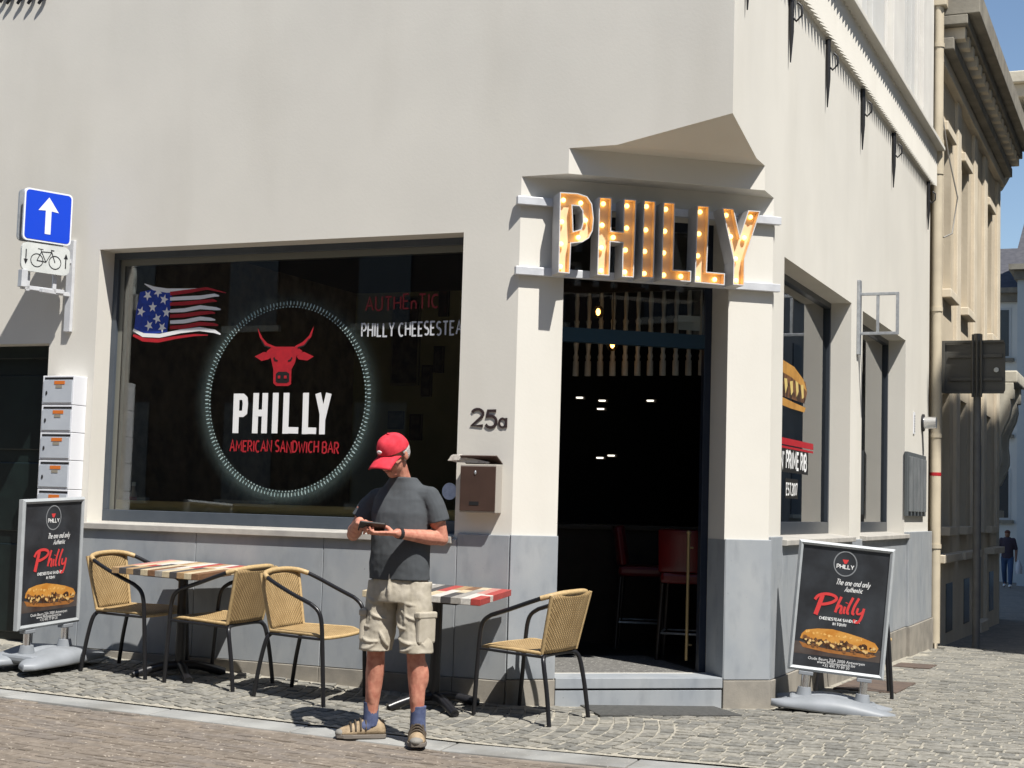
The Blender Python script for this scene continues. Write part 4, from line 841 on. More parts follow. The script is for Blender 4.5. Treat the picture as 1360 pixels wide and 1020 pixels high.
# traffic sign seen from behind
TS = thing('traffic_sign_back', 'back of a dark grey road sign on a pole near the beige townhouse', 'traffic sign', (-2.13, 9.75, gz(-2.1, 9.75)))
sb = mat('sign_back_grey', (.085, .082, .072), (.07, .068, .06), 4, .55)
M = frame((-2.18, 9.62, 3.09), (1, 0, 0), (0, 0, 1)); MB().prism(rrect(.76, .64, .05), -.03, -.005, M).build('panel', sb, TS)
q = MB(); q.box((-2.555, 9.585, 2.77), (-2.5, 9.612, 3.41)); q.box((-2.555, 9.59, 3.38), (-1.81, 9.61, 3.41)); q.box((-2.5, 9.595, 2.765), (-1.81, 9.61, 2.79)); q.box((-2.45, 9.60, 3.2), (-1.83, 9.615, 3.24)); q.box((-2.45, 9.60, 2.92), (-1.83, 9.615, 2.96)); q.build('stiffener', sb, TS, bevel=.003)
q = MB()
for x in (-2.17, -2.12, -2.07): q.tube([(x, 9.57, 2.72), (x, 9.57, 3.48)], .013, 8)
q.build('clamp_rods', sb, TS)
q = MB(); q.tube([(-2.13, 9.70, -.35), (-2.13, 9.70, 3.5)], .045, 12); q.build('pole', mat('pole_grey', (.16, .16, .155), (.12, .12, .12), 6, .6), TS)
q = MB(); q.ell((-1.90, 9.605, 3.05), (.03, .004, .03)); q.build('round_label', mat('pale_label', (.5, .52, .5), None), TS)

# ================================================================== STREET FURNITURE
black_tube = mat('black_tube', (.012, .012, .014), None, rough=.32, coords='obj')
wicker = mat('wicker', (.40, .275, .13), (.31, .205, .09), 14, .6, coords='obj', wave=290.)
wick_edge = mat('wicker_edge', (.47, .335, .165), (.36, .25, .12), 60, .55, coords='obj')
def bez(P, n=6):                                   # smooth a polyline
    P = [V(p) for p in P]; out = []
    for i in range(len(P)-1):
        a = P[max(i-1, 0)]; b = P[i]; c = P[i+1]; d = P[min(i+2, len(P)-1)]
        for k in range(n):
            t = k/n; out.append(.5*((2*b)+(c-a)*t+(2*a-5*b+4*c-d)*t*t+(3*b-a-3*c+d)*t**3))
    return out+[P[-1]]
def sheet(mb, f, nu, nv, th):                      # curved woven sheet with thickness; f(u,v) -> point
    P = [[V(f(i/nu, j/nv)) for i in range(nu+1)] for j in range(nv+1)]; N = []
    for j in range(nv+1):
        row = []
        for i in range(nu+1):
            a = P[j][min(i+1, nu)]-P[j][max(i-1, 0)]; b = P[min(j+1, nv)][i]-P[max(j-1, 0)][i]; row.append(a.cross(b).normalized())
        N.append(row)
    w = nu+1; top = [P[j][i]+N[j][i]*th/2 for j in range(nv+1) for i in range(w)]; bot = [P[j][i]-N[j][i]*th/2 for j in range(nv+1) for i in range(w)]; n = len(top); fs = []
    for j in range(nv):
        for i in range(nu): a = j*w+i; fs += [(a, a+1, a+w+1, a+w), (n+a+w, n+a+w+1, n+a+1, n+a)]
    for i in range(nu): fs += [(i+1, i, n+i, n+i+1), (nv*w+i, nv*w+i+1, n+nv*w+i+1, n+nv*w+i)]
    for j in range(nv): fs += [(j*w, (j+1)*w, n+(j+1)*w, n+j*w), ((j+1)*w+nu, j*w+nu, n+j*w+nu, n+(j+1)*w+nu)]
    mb.add(top+bot, fs, True)
def make_chair():                                  # faces local +x
    T = thing('rattan_chair', 'x', 'chair', group='rattan terrace chairs')
    for s in (-1, 1):
        leg = bez([(.275, .245*s, .0), (.262, .248*s, .2), (.245, .25*s, .45), (.232, .252*s, .56), (.205, .254*s, .615), (.15, .256*s, .652)])
        MB().tube(leg, .0145, 8).build('leg', black_tube, T, local=True)
        MB().tube(bez([(.15, .256*s, .652), (.0, .255*s, .705), (-.13, .248*s, .755), (-.215, .232*s, .788)]), .0145, 8).build('armrest', black_tube, T, local=True)
        MB().tube(bez([(-.30, .215*s, 0), (-.27, .208*s, .2), (-.235, .2*s, .36), (-.215, .18*s, .412), (-.20, .13*s, .425), (-.195, .0, .427)]), .0145, 8).build('leg', black_tube, T, local=True)
        MB().tube([(.243, .248*s, .43), (.0, .225*s, .425), (-.21, .19*s, .42)], .009, 8).build('seat_rail', black_tube, T, local=True)
    MB().tube(bez([(-.215, .232, .788), (-.268, .19, .808), (-.295, .1, .82), (-.302, 0, .822), (-.295, -.1, .82), (-.268, -.19, .808), (-.215, -.232, .788)]), .017, 8).build('top_rail', wick_edge, T, local=True)
    bw_ = lambda v: .186+.028*v
    def fb(u, v):
        s = (u*2-1); return (-.205-.082*v-.012*sin(pi*v)*(1-s*s)*0-.018*(1-s*s), s*bw_(v), .44+.372*v)
    q = MB(); sheet(q, fb, 12, 14, .012); q.build('backrest', wicker, T, local=True)
    def fs_(u, v):
        s = (u*2-1); k = min(1, (1-v)*6); return (-.205+.475*v-.03*s*s*(v > .8), s*(.19+.045*v)*(1-.10*max(0, v-.8)/.2*abs(s)), .442-.012*sin(pi*v)*(1-s*s)-.02*max(0, v-.85)/.15+.012*v)
    q = MB(); sheet(q, fs_, 12, 16, .016); q.build('seat', wicker, T, local=True)
    for s in (-1, 1):
        q = MB(); q.tube([fb(.5+.5*s, k/8) for k in range(9)], .0125, 8); q.build('back_edge', wick_edge, T, local=True)
    q = MB(); q.tube([fs_(0, k/8) for k in range(9)]+[fs_(k/8, 1) for k in range(1, 9)]+[fs_(1, 1-k/8) for k in range(1, 9)], .0125, 8); q.build('seat_edge', wick_edge, T, local=True)
    return T
CH = [(-6.765, -.462, 0, 'rattan chair left of the first table, facing right'), (-6.045, -.475, 174, 'rattan chair right of the first table, facing it'),
      (-5.262, -.57, -4, 'rattan chair facing right, just left of the man in the red cap'), (-3.775, -.315, 166, 'rattan chair standing alone before the open doorway'),
      (-2.26, 2.62, 12, 'rattan chair half hidden behind the right poster stand')]
ch0 = make_chair()
for i, (x, y, a, lab) in enumerate(CH):
    o = ch0 if i == 0 else copy_tree(ch0); o['label'] = lab; o.matrix_basis = gslope(x, y, radians(a))
PK = {'red': (.40, .06, .05), 'cream': (.55, .46, .31), 'white': (.58, .55, .5), 'tan': (.38, .25, .13), 'char': (.075, .07, .07), 'brown': (.2, .105, .055), 'pink': (.5, .24, .2), 'grey': (.32, .3, .27)}
def plank_m(k): return mat('plank_'+k, PK[k], tuple(c*.78 for c in PK[k]), 18, .5, .2, 60, coords='obj', stretch=(3, .6, 3))
def make_table(lab, x, y, rz, rows, sx=.70, sy=.72):
    T = thing('bistro_table', lab, 'table', group='bistro tables with striped tops', M=gslope(x, y, rz))
    MB().box((-sx/2+.01, -sy/2+.01, .722), (sx/2-.01, sy/2-.01, .74)).build('tabletop', mat('table_core', (.16, .11, .06), None), T, local=True)
    n = len(rows); w = sx/n
    for i, row in enumerate(rows):
        y0 = -sy/2; cuts = sorted(random.uniform(.2, .8) for _ in range(len(row)-1)); cuts = [0]+cuts+[1]
        for k, c in enumerate(row):
            MB().box((-sx/2+i*w+.0008, -sy/2+sy*cuts[k]+.0008, .7405-.016), (-sx/2+(i+1)*w-.0008, -sy/2+sy*cuts[k+1]-.0008, .765)).build('plank', plank_m(c), T, local=True, bevel=.002)
    q = MB(); q.tube([(0, 0, .05), (0, 0, .72)], .035, 16); q.build('column', black_tube, T, local=True)
    MB().box((-.2, -.2, .70), (.2, .2, .7215)).build('top_plate', black_tube, T, local=True)
    for k in range(4):
        a = pi/4+k*pi/2; d = V((cos(a), sin(a), 0)); p = [d*.02+V((0, 0, .075)), d*.12+V((0, 0, .07)), d*.24+V((0, 0, .04)), d*.32+V((0, 0, .014))]
        q = MB(); q.tube(bez(p, 4), [.032+.0*j for j in range(4*3+1)][:13], 8); q.tube([d*.31, d*.31+V((0, 0, .02))], .022, 10); q.build('foot', black_tube, T, local=True)
    return T
make_table('striped bistro table between the two left rattan chairs', -6.42, -.41, radians(2), [['tan', 'pink'], ['char', 'cream'], ['tan', 'red', 'white'], ['char', 'white'], ['cream', 'tan'], ['brown', 'char', 'cream'], ['grey', 'white'], ['cream', 'red'], ['char', 'cream', 'tan'], ['tan', 'white'], ['cream', 'pink', 'red'], ['brown', 'cream']])
make_table('striped bistro table with red edge behind the man in the red cap', -4.42, -.42, radians(6), [['cream', 'tan'], ['white', 'brown'], ['red', 'cream'], ['char', 'white'], ['cream', 'grey'], ['tan', 'char'], ['cream', 'red'], ['white', 'tan'], ['char', 'cream', 'brown'], ['grey', 'cream'], ['white', 'pink'], ['red', 'white', 'red']], .80, .66)

# poster stands
alu = mat('poster_frame_metal', (.40, .42, .43), (.35, .37, .38), 10, .5, metal=.15, coords='obj'); basem = mat('grey_plastic', (.25, .265, .285), (.205, .22, .235), 7, .5, coords='obj'); chrome = mat('chrome', (.7, .7, .72), None, rough=.15, metal=1.)
pbg = mat('poster_print', (.02, .021, .024), (.045, .05, .058), 3.5, .35, coords='obj', contrast=(.42, .72)); pglow = mat('poster_table_print', (.10, .085, .075), (.05, .03, .025), 5, .35, coords='obj')
p_bun = mat('poster_bun_print', (.62, .31, .07), (.5, .2, .03), 14, .4, coords='obj'); p_meat = mat('poster_meat_print', (.22, .10, .04), (.05, .022, .012), 26, .4, coords='obj', contrast=(.44, .56)); p_red = mat('poster_red_print', (.62, .05, .05), None, rough=.4); p_wh = mat('poster_white_print', (.75, .75, .74), None, rough=.4); p_gr = mat('poster_grey_print', (.22, .23, .24), None, rough=.4)
def make_stand():
    T = thing('poster_stand', 'x', 'poster stand', group='poster stands for the sandwich shop')
    # base pods, local x along the board, y towards the back, z up
    def pod(yc, k, nm):
        rings = []; N = 18
        for i in range(N+1):
            t = -1+2*i/N; w = .145*max(0, 1-abs(t)**5)**.5*(.85+.15*cos(t*pi))+.004; h = .028+.066*(.5+.5*cos(pi*min(1, abs(t)*.9)))**.9; x = t*.42
            ring = []
            for j in range(16):
                a = 2*pi*j/16; c, s = cos(a), sin(a); ring.append((x, yc+k*.05*(abs(t)**2)+w*(abs(c)**.7)*(1 if c > 0 else -1), .03+(h*(abs(s)**.8) if s > 0 else -.018*abs(s)**.5)))
            rings.append(ring)
        q = MB(); q.loft(rings); return q.build(nm, basem, T, local=True)
    pod(-.115, -1, 'base'); pod(.115, 1, 'base')
    MB().box((-.30, -.14, .035), (.30, .14, .095)).build('base_bridge', basem, T, local=True, bevel=.02)
    for sx in (-1, 1):
        q = MB(); q.tube([(sx*.20, 0, .08), (sx*.20, 0, .26)], .028, 14); q.build('post', chrome, T, local=True)
        q = MB(); q.tube([(sx*.20, 0, .08), (sx*.20, 0, .15)], [.06, .045], 14); q.build('collar', basem, T, local=True)
        MB().box((sx*.20-.05, -.03, .235), (sx*.20+.05, .03, .262)).build('clamp', basem, T, local=True, bevel=.004)
    for sx in (-1, 1):
        q = MB(); q.tube([(sx*.36, -.16, .02), (sx*.36, -.13, .02)], .02, 10); q.build('wheel', black_tube, T, local=True)
    # board
    Wd, Hd, z0 = .66, .91, .263; f = .032; zc_ = z0+Hd/2
    fr_ = MB(); prof = [(-Wd/2, z0), (Wd/2, z0), (Wd/2, z0+Hd), (-Wd/2, z0+Hd)]
    for i in range(4):
        a, b = V(prof[i]), V(prof[(i+1) % 4]); c = V((0, zc_)); ia = V((a.x-f*(1 if a.x > 0 else -1), a.y+(f if a.y < c.y else -f))); ib = V((b.x-f*(1 if b.x > 0 else -1), b.y+(f if b.y < c.y else -f)))
        oa, ob = [(p.x, -.016, p.y) for p in (a, b)]; ja, jb = [(p.x, -.020, p.y) for p in (ia, ib)]; ma, mb_ = [((p.x+r_.x)/2, -.030, (p.y+r_.y)/2) for p, r_ in ((a, ia), (b, ib))]; ba, bb = [(p.x, .016, p.y) for p in (a, b)]
        fr_.quad(oa, ob, mb_, ma); fr_.quad(ma, mb_, jb, ja); fr_.quad(ba, bb, ob, oa); fr_.quad(ja, jb, (ib.x, -.010, ib.y), (ia.x, -.010, ia.y))
    fr_.quad((-Wd/2, .016, z0), (-Wd/2, .016, z0+Hd), (Wd/2, .016, z0+Hd), (Wd/2, .016, z0)); fr_.build('frame', alu, T, local=True)
    pw, ph = Wd-2*f, Hd-2*f; po = MB(); po.box((-pw/2, -.0125, z0+f), (pw/2, .012, z0+Hd-f)); pst = po.build('poster', pbg, T, local=True)
    MP_ = frame((-pw/2, -.0128, z0+Hd-f), (1, 0, 0), (0, 0, 1)); uv = lambda u, v: (u*pw, -v*ph)
    def pr(nm, fn, m, stuff=False):
        q = MB(); fn(q); o = q.build(nm, m, pst, local=True)
        if stuff: o['kind'] = 'stuff'
    P_ = lambda q, pts, lift: poly(q, pts, lift, MP_, uv)
    pr('table_print', lambda q: P_(q, [(0, .80), (1, .80), (1, .90), (0, .90)], .0002), pglow)
    bo_ = lambda q: P_(q, [(.06, .775), (.075, .735), (.12, .70), (.25, .68), (.42, .672), (.6, .69), (.78, .715), (.92, .745), (.965, .785), (.94, .82), (.8, .825), (.6, .80), (.4, .80), (.2, .79)], .0012)
    pr('bun_print', bo_, p_bun)
    pr('bun_base_print', lambda q: P_(q, [(.05, .80), (.2, .825), (.5, .845), (.9, .84), (.95, .85), (.85, .875), (.4, .868), (.1, .845)], .0008), mat('poster_bun_base_print', (.4, .17, .045), (.28, .11, .03), 14, .4, coords='obj'))
    def blobs(n, v0_, dv, r0, r1, lift, ur=.84):
        def f_(q):
            for k in range(n):
                u0 = .11+ur*.97*(k+random.random())/n; v0 = v0_+.03*u0+random.uniform(-dv, dv); r_ = random.uniform(r0, r1)
                P_(q, [(u0+1.5*r_*random.uniform(.5, 1.2)*cos(a), v0+r_*random.uniform(.5, 1.2)*sin(a)) for a in [2*pi*j/8+random.uniform(-.2, .2) for j in range(8)]], lift+.00012*(k % 7))
        return f_
    pr('bun_highlight_print', blobs(18, .712, .010, .006, .013, .0014, .70), mat('poster_bun_light_print', (.80, .50, .16), (.7, .38, .10), 20, .4, coords='obj'), True)
    pr('onion_print', blobs(26, .785, .022, .008, .018, .0036), mat('poster_onion_print', (.72, .50, .22), (.55, .32, .10), 40, .4, coords='obj'), True)
    meat_ = blobs(46, .79, .034, .012, .026, .0022)
    pr('filling_print', meat_, p_meat, True)
    def ring_(q): c = uv(.5, .125); stroke(q, [(c[0]+p[0], c[1]+p[1]) for p in arc(0, 0, .078, .085, 0, 360, 32)], .008, MP_, .0004)
    pr('ring_print', ring_, p_gr)
    def logo(q): c = uv(.5, .105); q.add([MP_ @ V((c[0]+a, c[1]+b, .0006)) for a, b in ((-.022, .012), (.022, .012), (.008, -.016), (-.008, -.016))], [(3, 2, 1, 0)])
    pr('bull_print', logo, p_red)
    def tline(q, t, u0, u1, v, h, w, slant=0, gap=.16): a = uv(u0, v); text(q, t, MP_ @ frame((a[0], a[1], .0006), (1, 0, 0), (0, 1, 0)), (u1-u0)*pw, h, w, slant, gap)
    pr('name_print', lambda q: tline(q, 'PHILLY', .405, .60, .165, .027, .0055), p_wh)
    def script(q): tline(q, 'The one and only', .41, .80, .30, .038, .0042, .25, .2); tline(q, 'Authentic', .52, .72, .352, .034, .0042, .25, .2)
    G.setdefault('T', G['T']); pr('script_print', script, p_wh)
    def phil(q):
        a = uv(.20, .57); sx_, sy_ = .56*pw, .175*ph
        for s, w in (([(.13, .97), (.10, .7), (.06, .35), (.02, .02)], .030), ([(-.02, .72), (.05, .93), (.2, 1.04), (.36, 1.0), (.42, .86), (.34, .68), (.18, .55), (.09, .54)], .020), ([(.52, .98), (.46, .6), (.42, .22)], .018), ([(.43, .34), (.49, .54), (.54, .5), (.52, .24), (.56, .24)], .016),
                     ([(.61, .54), (.59, .28), (.62, .24)], .016), ([(.635, .70), (.64, .74)], .018), ([(.76, 1.0), (.69, .6), (.66, .28), (.70, .23)], .017), ([(.88, 1.0), (.80, .6), (.77, .28), (.81, .23)], .017), ([(.88, .54), (.86, .32), (.90, .26), (.97, .36), (1.0, .55)], .015), ([(1.0, .55), (.96, .12), (.90, -.12), (.83, -.12), (.82, -.0)], .017)):
            stroke(q, [(a[0]+p[0]*sx_, a[1]+p[1]*sy_) for p in bez([(x, y, 0) for x, y in s], 4)], w, MP_, .0008)
    pr('brush_name_print', phil, p_red)
    def caps(q): tline(q, 'CHEESESTEAK SANDWICH', .26, .72, .60, .018, .0042, 0, .24); tline(q, 'IN TOWN', .42, .57, .638, .018, .0042, 0, .24)
    pr('caption_print', caps, p_wh)
    for t, v, s in (('Oude Beurs 25A 2000 Antwerpen', .938, .028), ('www.Phillysandwich.be', .962, .028), ('+32 495 77 89 20', .986, .026)):
        a = uv(.5, v); fontmesh('address_print', t, s, MP_ @ Matrix.Translation((a[0], a[1], .0008)), p_wh, None).parent = pst
    return T
st0 = make_stand(); st0['label'] = 'poster stand at the left edge beside the stacked letterboxes'
bx_, by_ = -7.36, -.70; st0.matrix_basis = gslope(bx_, by_, radians(90)) @ Matrix.Translation((0, 0, .03))
st1 = copy_tree(st0); st1['label'] = 'tilted poster stand at the right by the side window'
st1.matrix_basis = Matrix.Translation((-2.17, 1.30, gz(-2.17, 1.3)-.012)) @ Matrix.Rotation(radians(13), 4, 'Z') @ Matrix.Rotation(radians(4.6), 4, 'Y')
# doormat, covers
def flat(nm, lab, cat, pts, m, h=.012):
    top = [V((x, y, gz(x, y)+h)) for x, y in pts]; n = len(top); q = MB(); q.add([p-V((0, 0, .03)) for p in top]+top, [tuple(range(n, 2*n))]+[(i, (i+1) % n, n+(i+1) % n, n+i) for i in range(n)]); return tag(q.build(nm, m, bevel=.003), lab, cat)
m0 = bpt(.50, 0, .05); m1 = bpt(1.47, 0, .05); dmat = [(m0.x, m0.y), (m0.x+BN.x*.48-.02, m0.y+BN.y*.48), (m1.x+BN.x*.48, m1.y+BN.y*.48), (m1.x, m1.y)]
flat('doormat', 'dark grey rubber doormat on the setts before the doorstep', 'doormat', dmat, mat('rubber_mat', (.075, .075, .07), (.05, .05, .048), 30, .9, .5, 90), .012)
rust = mat('rusty_cover', (.12, .085, .065), (.08, .06, .05), 10, .8, .4, 60)
flat('cellar_cover', 'large rusty cellar cover in the paving behind the right poster stand', 'cover', [(XC+.12, 2.9), (XC+.62, 2.9), (XC+.62, 3.9), (XC+.12, 3.9)], rust, .01)
flat('drain_cover', 'small rusty drain cover farther along the side wall', 'cover', [(XC+.15, 5.6), (XC+.5, 5.6), (XC+.5, 6.1), (XC+.15, 6.1)], rust, .01)

# ================================================================== INSIDE THE SHOP
redv = mat('red_vinyl', (.13, .005, .006), (.09, .004, .005), 6, .35, coords='obj'); dkwood = mat('dark_wood', (.03, .02, .014), (.02, .014, .01), 8, .4)
def make_stool():
    T = thing('bar_stool', 'x', 'stool', group='red bar stools inside')
    q = MB(); q.box((-.19, -.19, .60), (.19, .19, .69)); q.build('seat', redv, T, local=True, bevel=.03)
    q = MB(); sheet(q, lambda u, v: (-.19-.05*v+.05*(2*u-1)**2, (u*2-1)*.2, .69+.33*v), 8, 6, .05); q.build('backrest', redv, T, local=True, bevel=.012)
    for sx in (-1, 1):
        for sy in (-1, 1): q = MB(); q.tube([(sx*.17, sy*.17, .6), (sx*.2, sy*.2, 0)], .017, 8); q.build('leg', dkwood, T, local=True)
    q = MB(); q.tube([(-.19, -.19, .22), (.19, -.19, .22), (.19, .19, .22), (-.19, .19, .22), (-.19, -.19, .22)], .010, 6); q.build('footrest', steel, T, local=True)
    return T
s0 = make_stool()
for i, (x, y, a, lab) in enumerate(((-3.47, 2.1, 100, 'bright red bar stool just inside the door on the right'), (-4.12, 2.95, 15, 'dim red bar stool seen deep in the doorway on the left'))):
    o = s0 if i == 0 else copy_tree(s0); o['label'] = lab; o.matrix_basis = Matrix.Translation((x, y, .1)) @ Matrix.Rotation(radians(a), 4, 'Z')
CT = thing('shop_counter', 'dark counter deep inside the shop behind the stools', 'counter', (-4.3, 4.3, .1))
M = Matrix.Translation((-4.4, 3.6, .1)) @ Matrix.Rotation(radians(40), 4, 'Z'); MB().box((-1.1, -.25, 0), (1.3, .25, .98), M).build('body', dkwood, CT); MB().box((-1.15, -.32, .981), (1.35, .3, 1.02), M).build('worktop', mat('worktop', (.06, .05, .04), None, rough=.3), CT, bevel=.004)
BAL = thing('baluster_screen', 'row of pale turned balusters hanging above the counter in the doorway', 'balusters', (-4.1, 2.5, 2.35))
pal = mat('baluster_paint', (.5, .5, .46), (.42, .42, .39), 10, .6); bu = (V((-3.587, 2.5, 0))-V((-4.60, 2.5, 0)))
bprof = [(0, .024), (.12, .024), (.13, .016), (.16, .022), (.19, .014), (.30, .023), (.42, .016), (.46, .022), (.48, .013), (.62, .019), (.70, .012)]
for k in range(11):
    p = V((-4.60+1.02*(k-.0)/9.3, 2.5, 2.37)); q = MB(); q.tube([p+V((0, 0, z)) for z, r_ in bprof], [r_*1.1 for z, r_ in bprof], 10); q.build('baluster', pal, BAL)
MB().box((-4.75, 2.46, 3.07), (-3.3, 2.54, 3.16)).build('top_rail', dkwood, BAL)
def pendant(x, y, z, lab):
    T = thing('pendant_bulb', lab, 'lamp', (x, y, 3.44), group='glowing bulbs inside the shop')
    q = MB(); q.tube([(x, y, z+.08), (x, y, 3.44)], .004, 6); q.build('cord', black_iron, T)
    q = MB(); q.tube([(x, y, z+.045), (x, y, z+.085)], .016, 10); q.build('socket', black_iron, T)
    q = MB(); q.ell((x, y, z), (.018, .018, .03), nu=12, nv=8); q.build('filament', mat('filament_glow', (1, .7, .3), None, emit=(1, .55, .16), estr=9.), T)
    q = MB(); q.ell((x, y, z), (.05, .05, .055), nu=16, nv=10); q.build('globe', glass_mat('bulb_glass', (.85, .7, .5), .8), T)
pendant(-4.30, 2.2, 2.87, 'glowing bulb inside behind the glass above the door'); pendant(-4.17, 2.2, 2.60, 'glowing round bulb hanging among the balusters')
for i, (px, py) in enumerate(((769, 528), (799, 532), (797, 543), (863, 532), (796, 608), (811, 605))):
    p = onplane(px, py, (0, 1, 0), 4.4); SLb = thing('shelf_light', ['narrow ceiling light, leftmost in the dark doorway', 'upper narrow light left of the doorway middle', 'lower narrow light left of the doorway middle', 'narrow light right of the doorway middle', 'low left counter light in the doorway', 'low right counter light in the doorway'][i], 'light', p, group='small lights inside the shop')
    MB().box(p+V((-.03, 0, -.006)), p+V((.03, .03, .006))).build('diffuser', mat('cool_strip', (.9, .9, .85), None, emit=(1, .95, .82), estr=1.6), SLb); MB().box(p+V((-.055, .031, -.016)), p+V((.055, .05, .016))).build('housing', dkwood, SLb)
pframe = mat('picture_frame', (.03, .02, .012), None, rough=.5); prt = mat('picture_print', (.09, .07, .05), (.02, .018, .016), 9, .6, contrast=(.42, .58))
rp = mat('red_picture_print', (.13, .03, .025), (.03, .015, .012), 8, .6, contrast=(.42, .58))
for i, (ax, ay, bx2, by2) in enumerate(((519, 340, 528, 384), (538, 335, 552, 376), (561, 341, 581, 374), (584, 385, 596, 420), (523, 395, 556, 512), (577, 460, 589, 495), (561, 485, 573, 527), (516, 546, 536, 570), (545, 550, 560, 585))):
    a, b = onplane(ax, ay, (0, 1, 0), 4.58), onplane(bx2, by2, (0, 1, 0), 4.58)
    T = thing('wall_picture', ['narrow dim picture at the left of the upper row on the olive wall', 'tall dark picture in the middle of the upper row on the olive wall', 'reddish picture at the right of the upper row on the olive wall', 'slim picture beside the painted red word', 'largest framed picture on the olive wall', 'small dark picture right of the largest frame', 'dark bottle-shaped picture low beside the largest frame', 'lower left small picture above the man in the red cap', 'lower right small picture above the man in the red cap'][i], 'picture', ((a.x+b.x)/2, 4.58, b.z), group='pictures on the olive wall')
    MB().box((a.x, 4.56, b.z), (b.x, 4.598, a.z)).build('frame', pframe if i != 4 else mat('pale_frame', (.16, .14, .08), None), T, bevel=.004); MB().box((a.x+.02, 4.553, b.z+.02), (b.x-.02, 4.5595, a.z-.02)).build('print', rp if i in (2, 3) else prt, T)
SB = thing('sauce_bottle', 'small sauce bottle with red label on the window ledge', 'bottle', (-7.44, .33, 1.166))
q = MB(); q.tube([(0, 0, 0), (0, 0, .11), (0, 0, .14), (0, 0, .17)], [.028, .028, .014, .013], 12); q.build('glass_body', mat('pale_bottle', (.5, .42, .36), None, rough=.2), SB, local=True)
q = MB(); q.tube([(0, 0, .045), (0, 0, .085)], .0288, 12); q.build('label', red_paint, SB, local=True); q = MB(); q.tube([(0, 0, .17), (0, 0, .2)], .016, 12); q.build('cap', white_paint, SB, local=True)
# ================================================================== PEOPLE
skin = mat('skin', (.52, .24, .165), (.38, .14, .095), 26, .55, .25, 130, coords='obj', spec=.35, bdist=.003)
skin2 = mat('skin_far', (.25, .13, .085), None, rough=.6)
shirt_m = mat('grey_tshirt', (.075, .081, .087), (.068, .074, .08), 10, .95, .25, 240, coords='obj', spec=.1, bdist=.003)
short_m = mat('khaki_cloth', (.44, .40, .33), (.35, .315, .25), 12, .95, .4, 200, coords='obj', spec=.1, bdist=.003)
cap_m = mat('red_cotton', (.60, .05, .07), (.47, .03, .045), 22, .9, .35, 260, coords='obj', spec=.1, bdist=.002)
sock_m = mat('blue_sock', (.085, .105, .19), (.055, .07, .14), 40, .95, .5, 260, coords='obj', bdist=.003); shoe_m = mat('tan_shoe', (.36, .27, .17), (.2, .145, .085), 24, .7, .3, 150, coords='obj'); sole_m = mat('shoe_sole', (.16, .14, .12), None, rough=.8); hair_m = mat('grey_hair', (.52, .50, .47), (.35, .33, .31), 40, .7, .6, 160, coords='obj')
MX, MY = -4.175, -1.44
man = thing('person', 'man in red cap, grey T-shirt and khaki shorts looking down at his phone', 'person', (MX, MY, gz(MX, MY)))
def curl(mb, p0, dirs, lens, rad):                 # a finger: joints bend along the given directions
    pts = [(V(p0), rad[0])]; p = V(p0)
    for d, l, r_ in zip(dirs, lens, rad[1:]): p = p+V(d).normalized()*l; pts.append((p.copy(), r_))
    mb.chain(pts); return p
# joints, local: +x to his left (viewer's right), -y to the front
hipL, hipR = V((.095, .0, .90)), V((-.095, .0, .90)); kneeL, kneeR = V((.135, -.025, .50)), V((-.125, -.03, .50)); ankL, ankR = V((.15, .0, .085)), V((-.16, .0, .085))
shL, shR = V((.185, .01, 1.435)), V((-.19, .02, 1.42)); elL, elR = V((.245, .045, 1.175)), V((-.30, -.04, 1.185)); wrL, wrR = V((.095, -.235, 1.205)), V((-.145, -.25, 1.265))
b = MB()
for hip, knee, ank, s in ((hipL, kneeL, ankL, 1), (hipR, kneeR, ankR, -1)):
    mid = knee.lerp(ank, .3); calf = mid+V((.012*s, .022, 0)); low = knee.lerp(ank, .75)
    b.chain([(hip, .085), (hip.lerp(knee, .5), .073), (knee, .054)]); b.chain([(knee, .054), (mid+V((0, .008, 0)), .056), (low, .040), (ank, .037)]); b.ell(calf, (.052, .058, .105)); b.ell(knee.lerp(ank, .45)+V((0, -.012, 0)), (.036, .036, .14)); b.ell(knee+V((0, -.022, .0)), (.036, .03, .045))
b.ell((0, 0, .95), (.155, .105, .12)); b.ell((0, .01, 1.15), (.14, .10, .2)); b.ell((0, .01, 1.33), (.16, .105, .17))
for sh, el, wr, s in ((shL, elL, wrL, 1), (shR, elR, wrR, -1)):
    b.chain([(V((sh.x*.4, sh.y, 1.42)), .05), (sh+V((-.01*s, 0, -.01)), .048), (sh.lerp(el, .45), .050), (el, .040)]); b.ell(sh.lerp(el, .5)+V((.004*s, -.008, 0)), (.049, .052, .08))
    b.chain([(el, .037), (el.lerp(wr, .28), .046), (el.lerp(wr, .75), .033), (wr, .028)])
b.chain([((0, .02, 1.46), .06), ((-.008, -.025, 1.555), .053), ((-.015, -.06, 1.62), .055)])
# head in its own frame, tipped forward and turned a little to his right
HM = Matrix.Translation(V((-.025, -.085, 1.665))) @ Matrix.Rotation(radians(-12), 4, 'Z') @ Matrix.Rotation(radians(30), 4, 'X'); h3 = HM.to_3x3()
def he(c, r_): b.ell(HM @ V(c), r_, h3, 18, 12)
he((0, .012, .025), (.077, .096, .086)); he((0, -.022, -.045), (.062, .068, .078)); he((0, -.055, -.095), (.036, .034, .03)); he((0, -.098, -.025), (.013, .022, .028)); he((0, -.108, -.043), (.017, .014, .012)); he((0, -.083, .005), (.055, .02, .014)); he((0, -.088, -.072), (.026, .012, .010))
for s in (-1, 1): he((.078*s, .012, -.012), (.011, .02, .032)); he((.04*s, -.072, -.035), (.022, .02, .022))
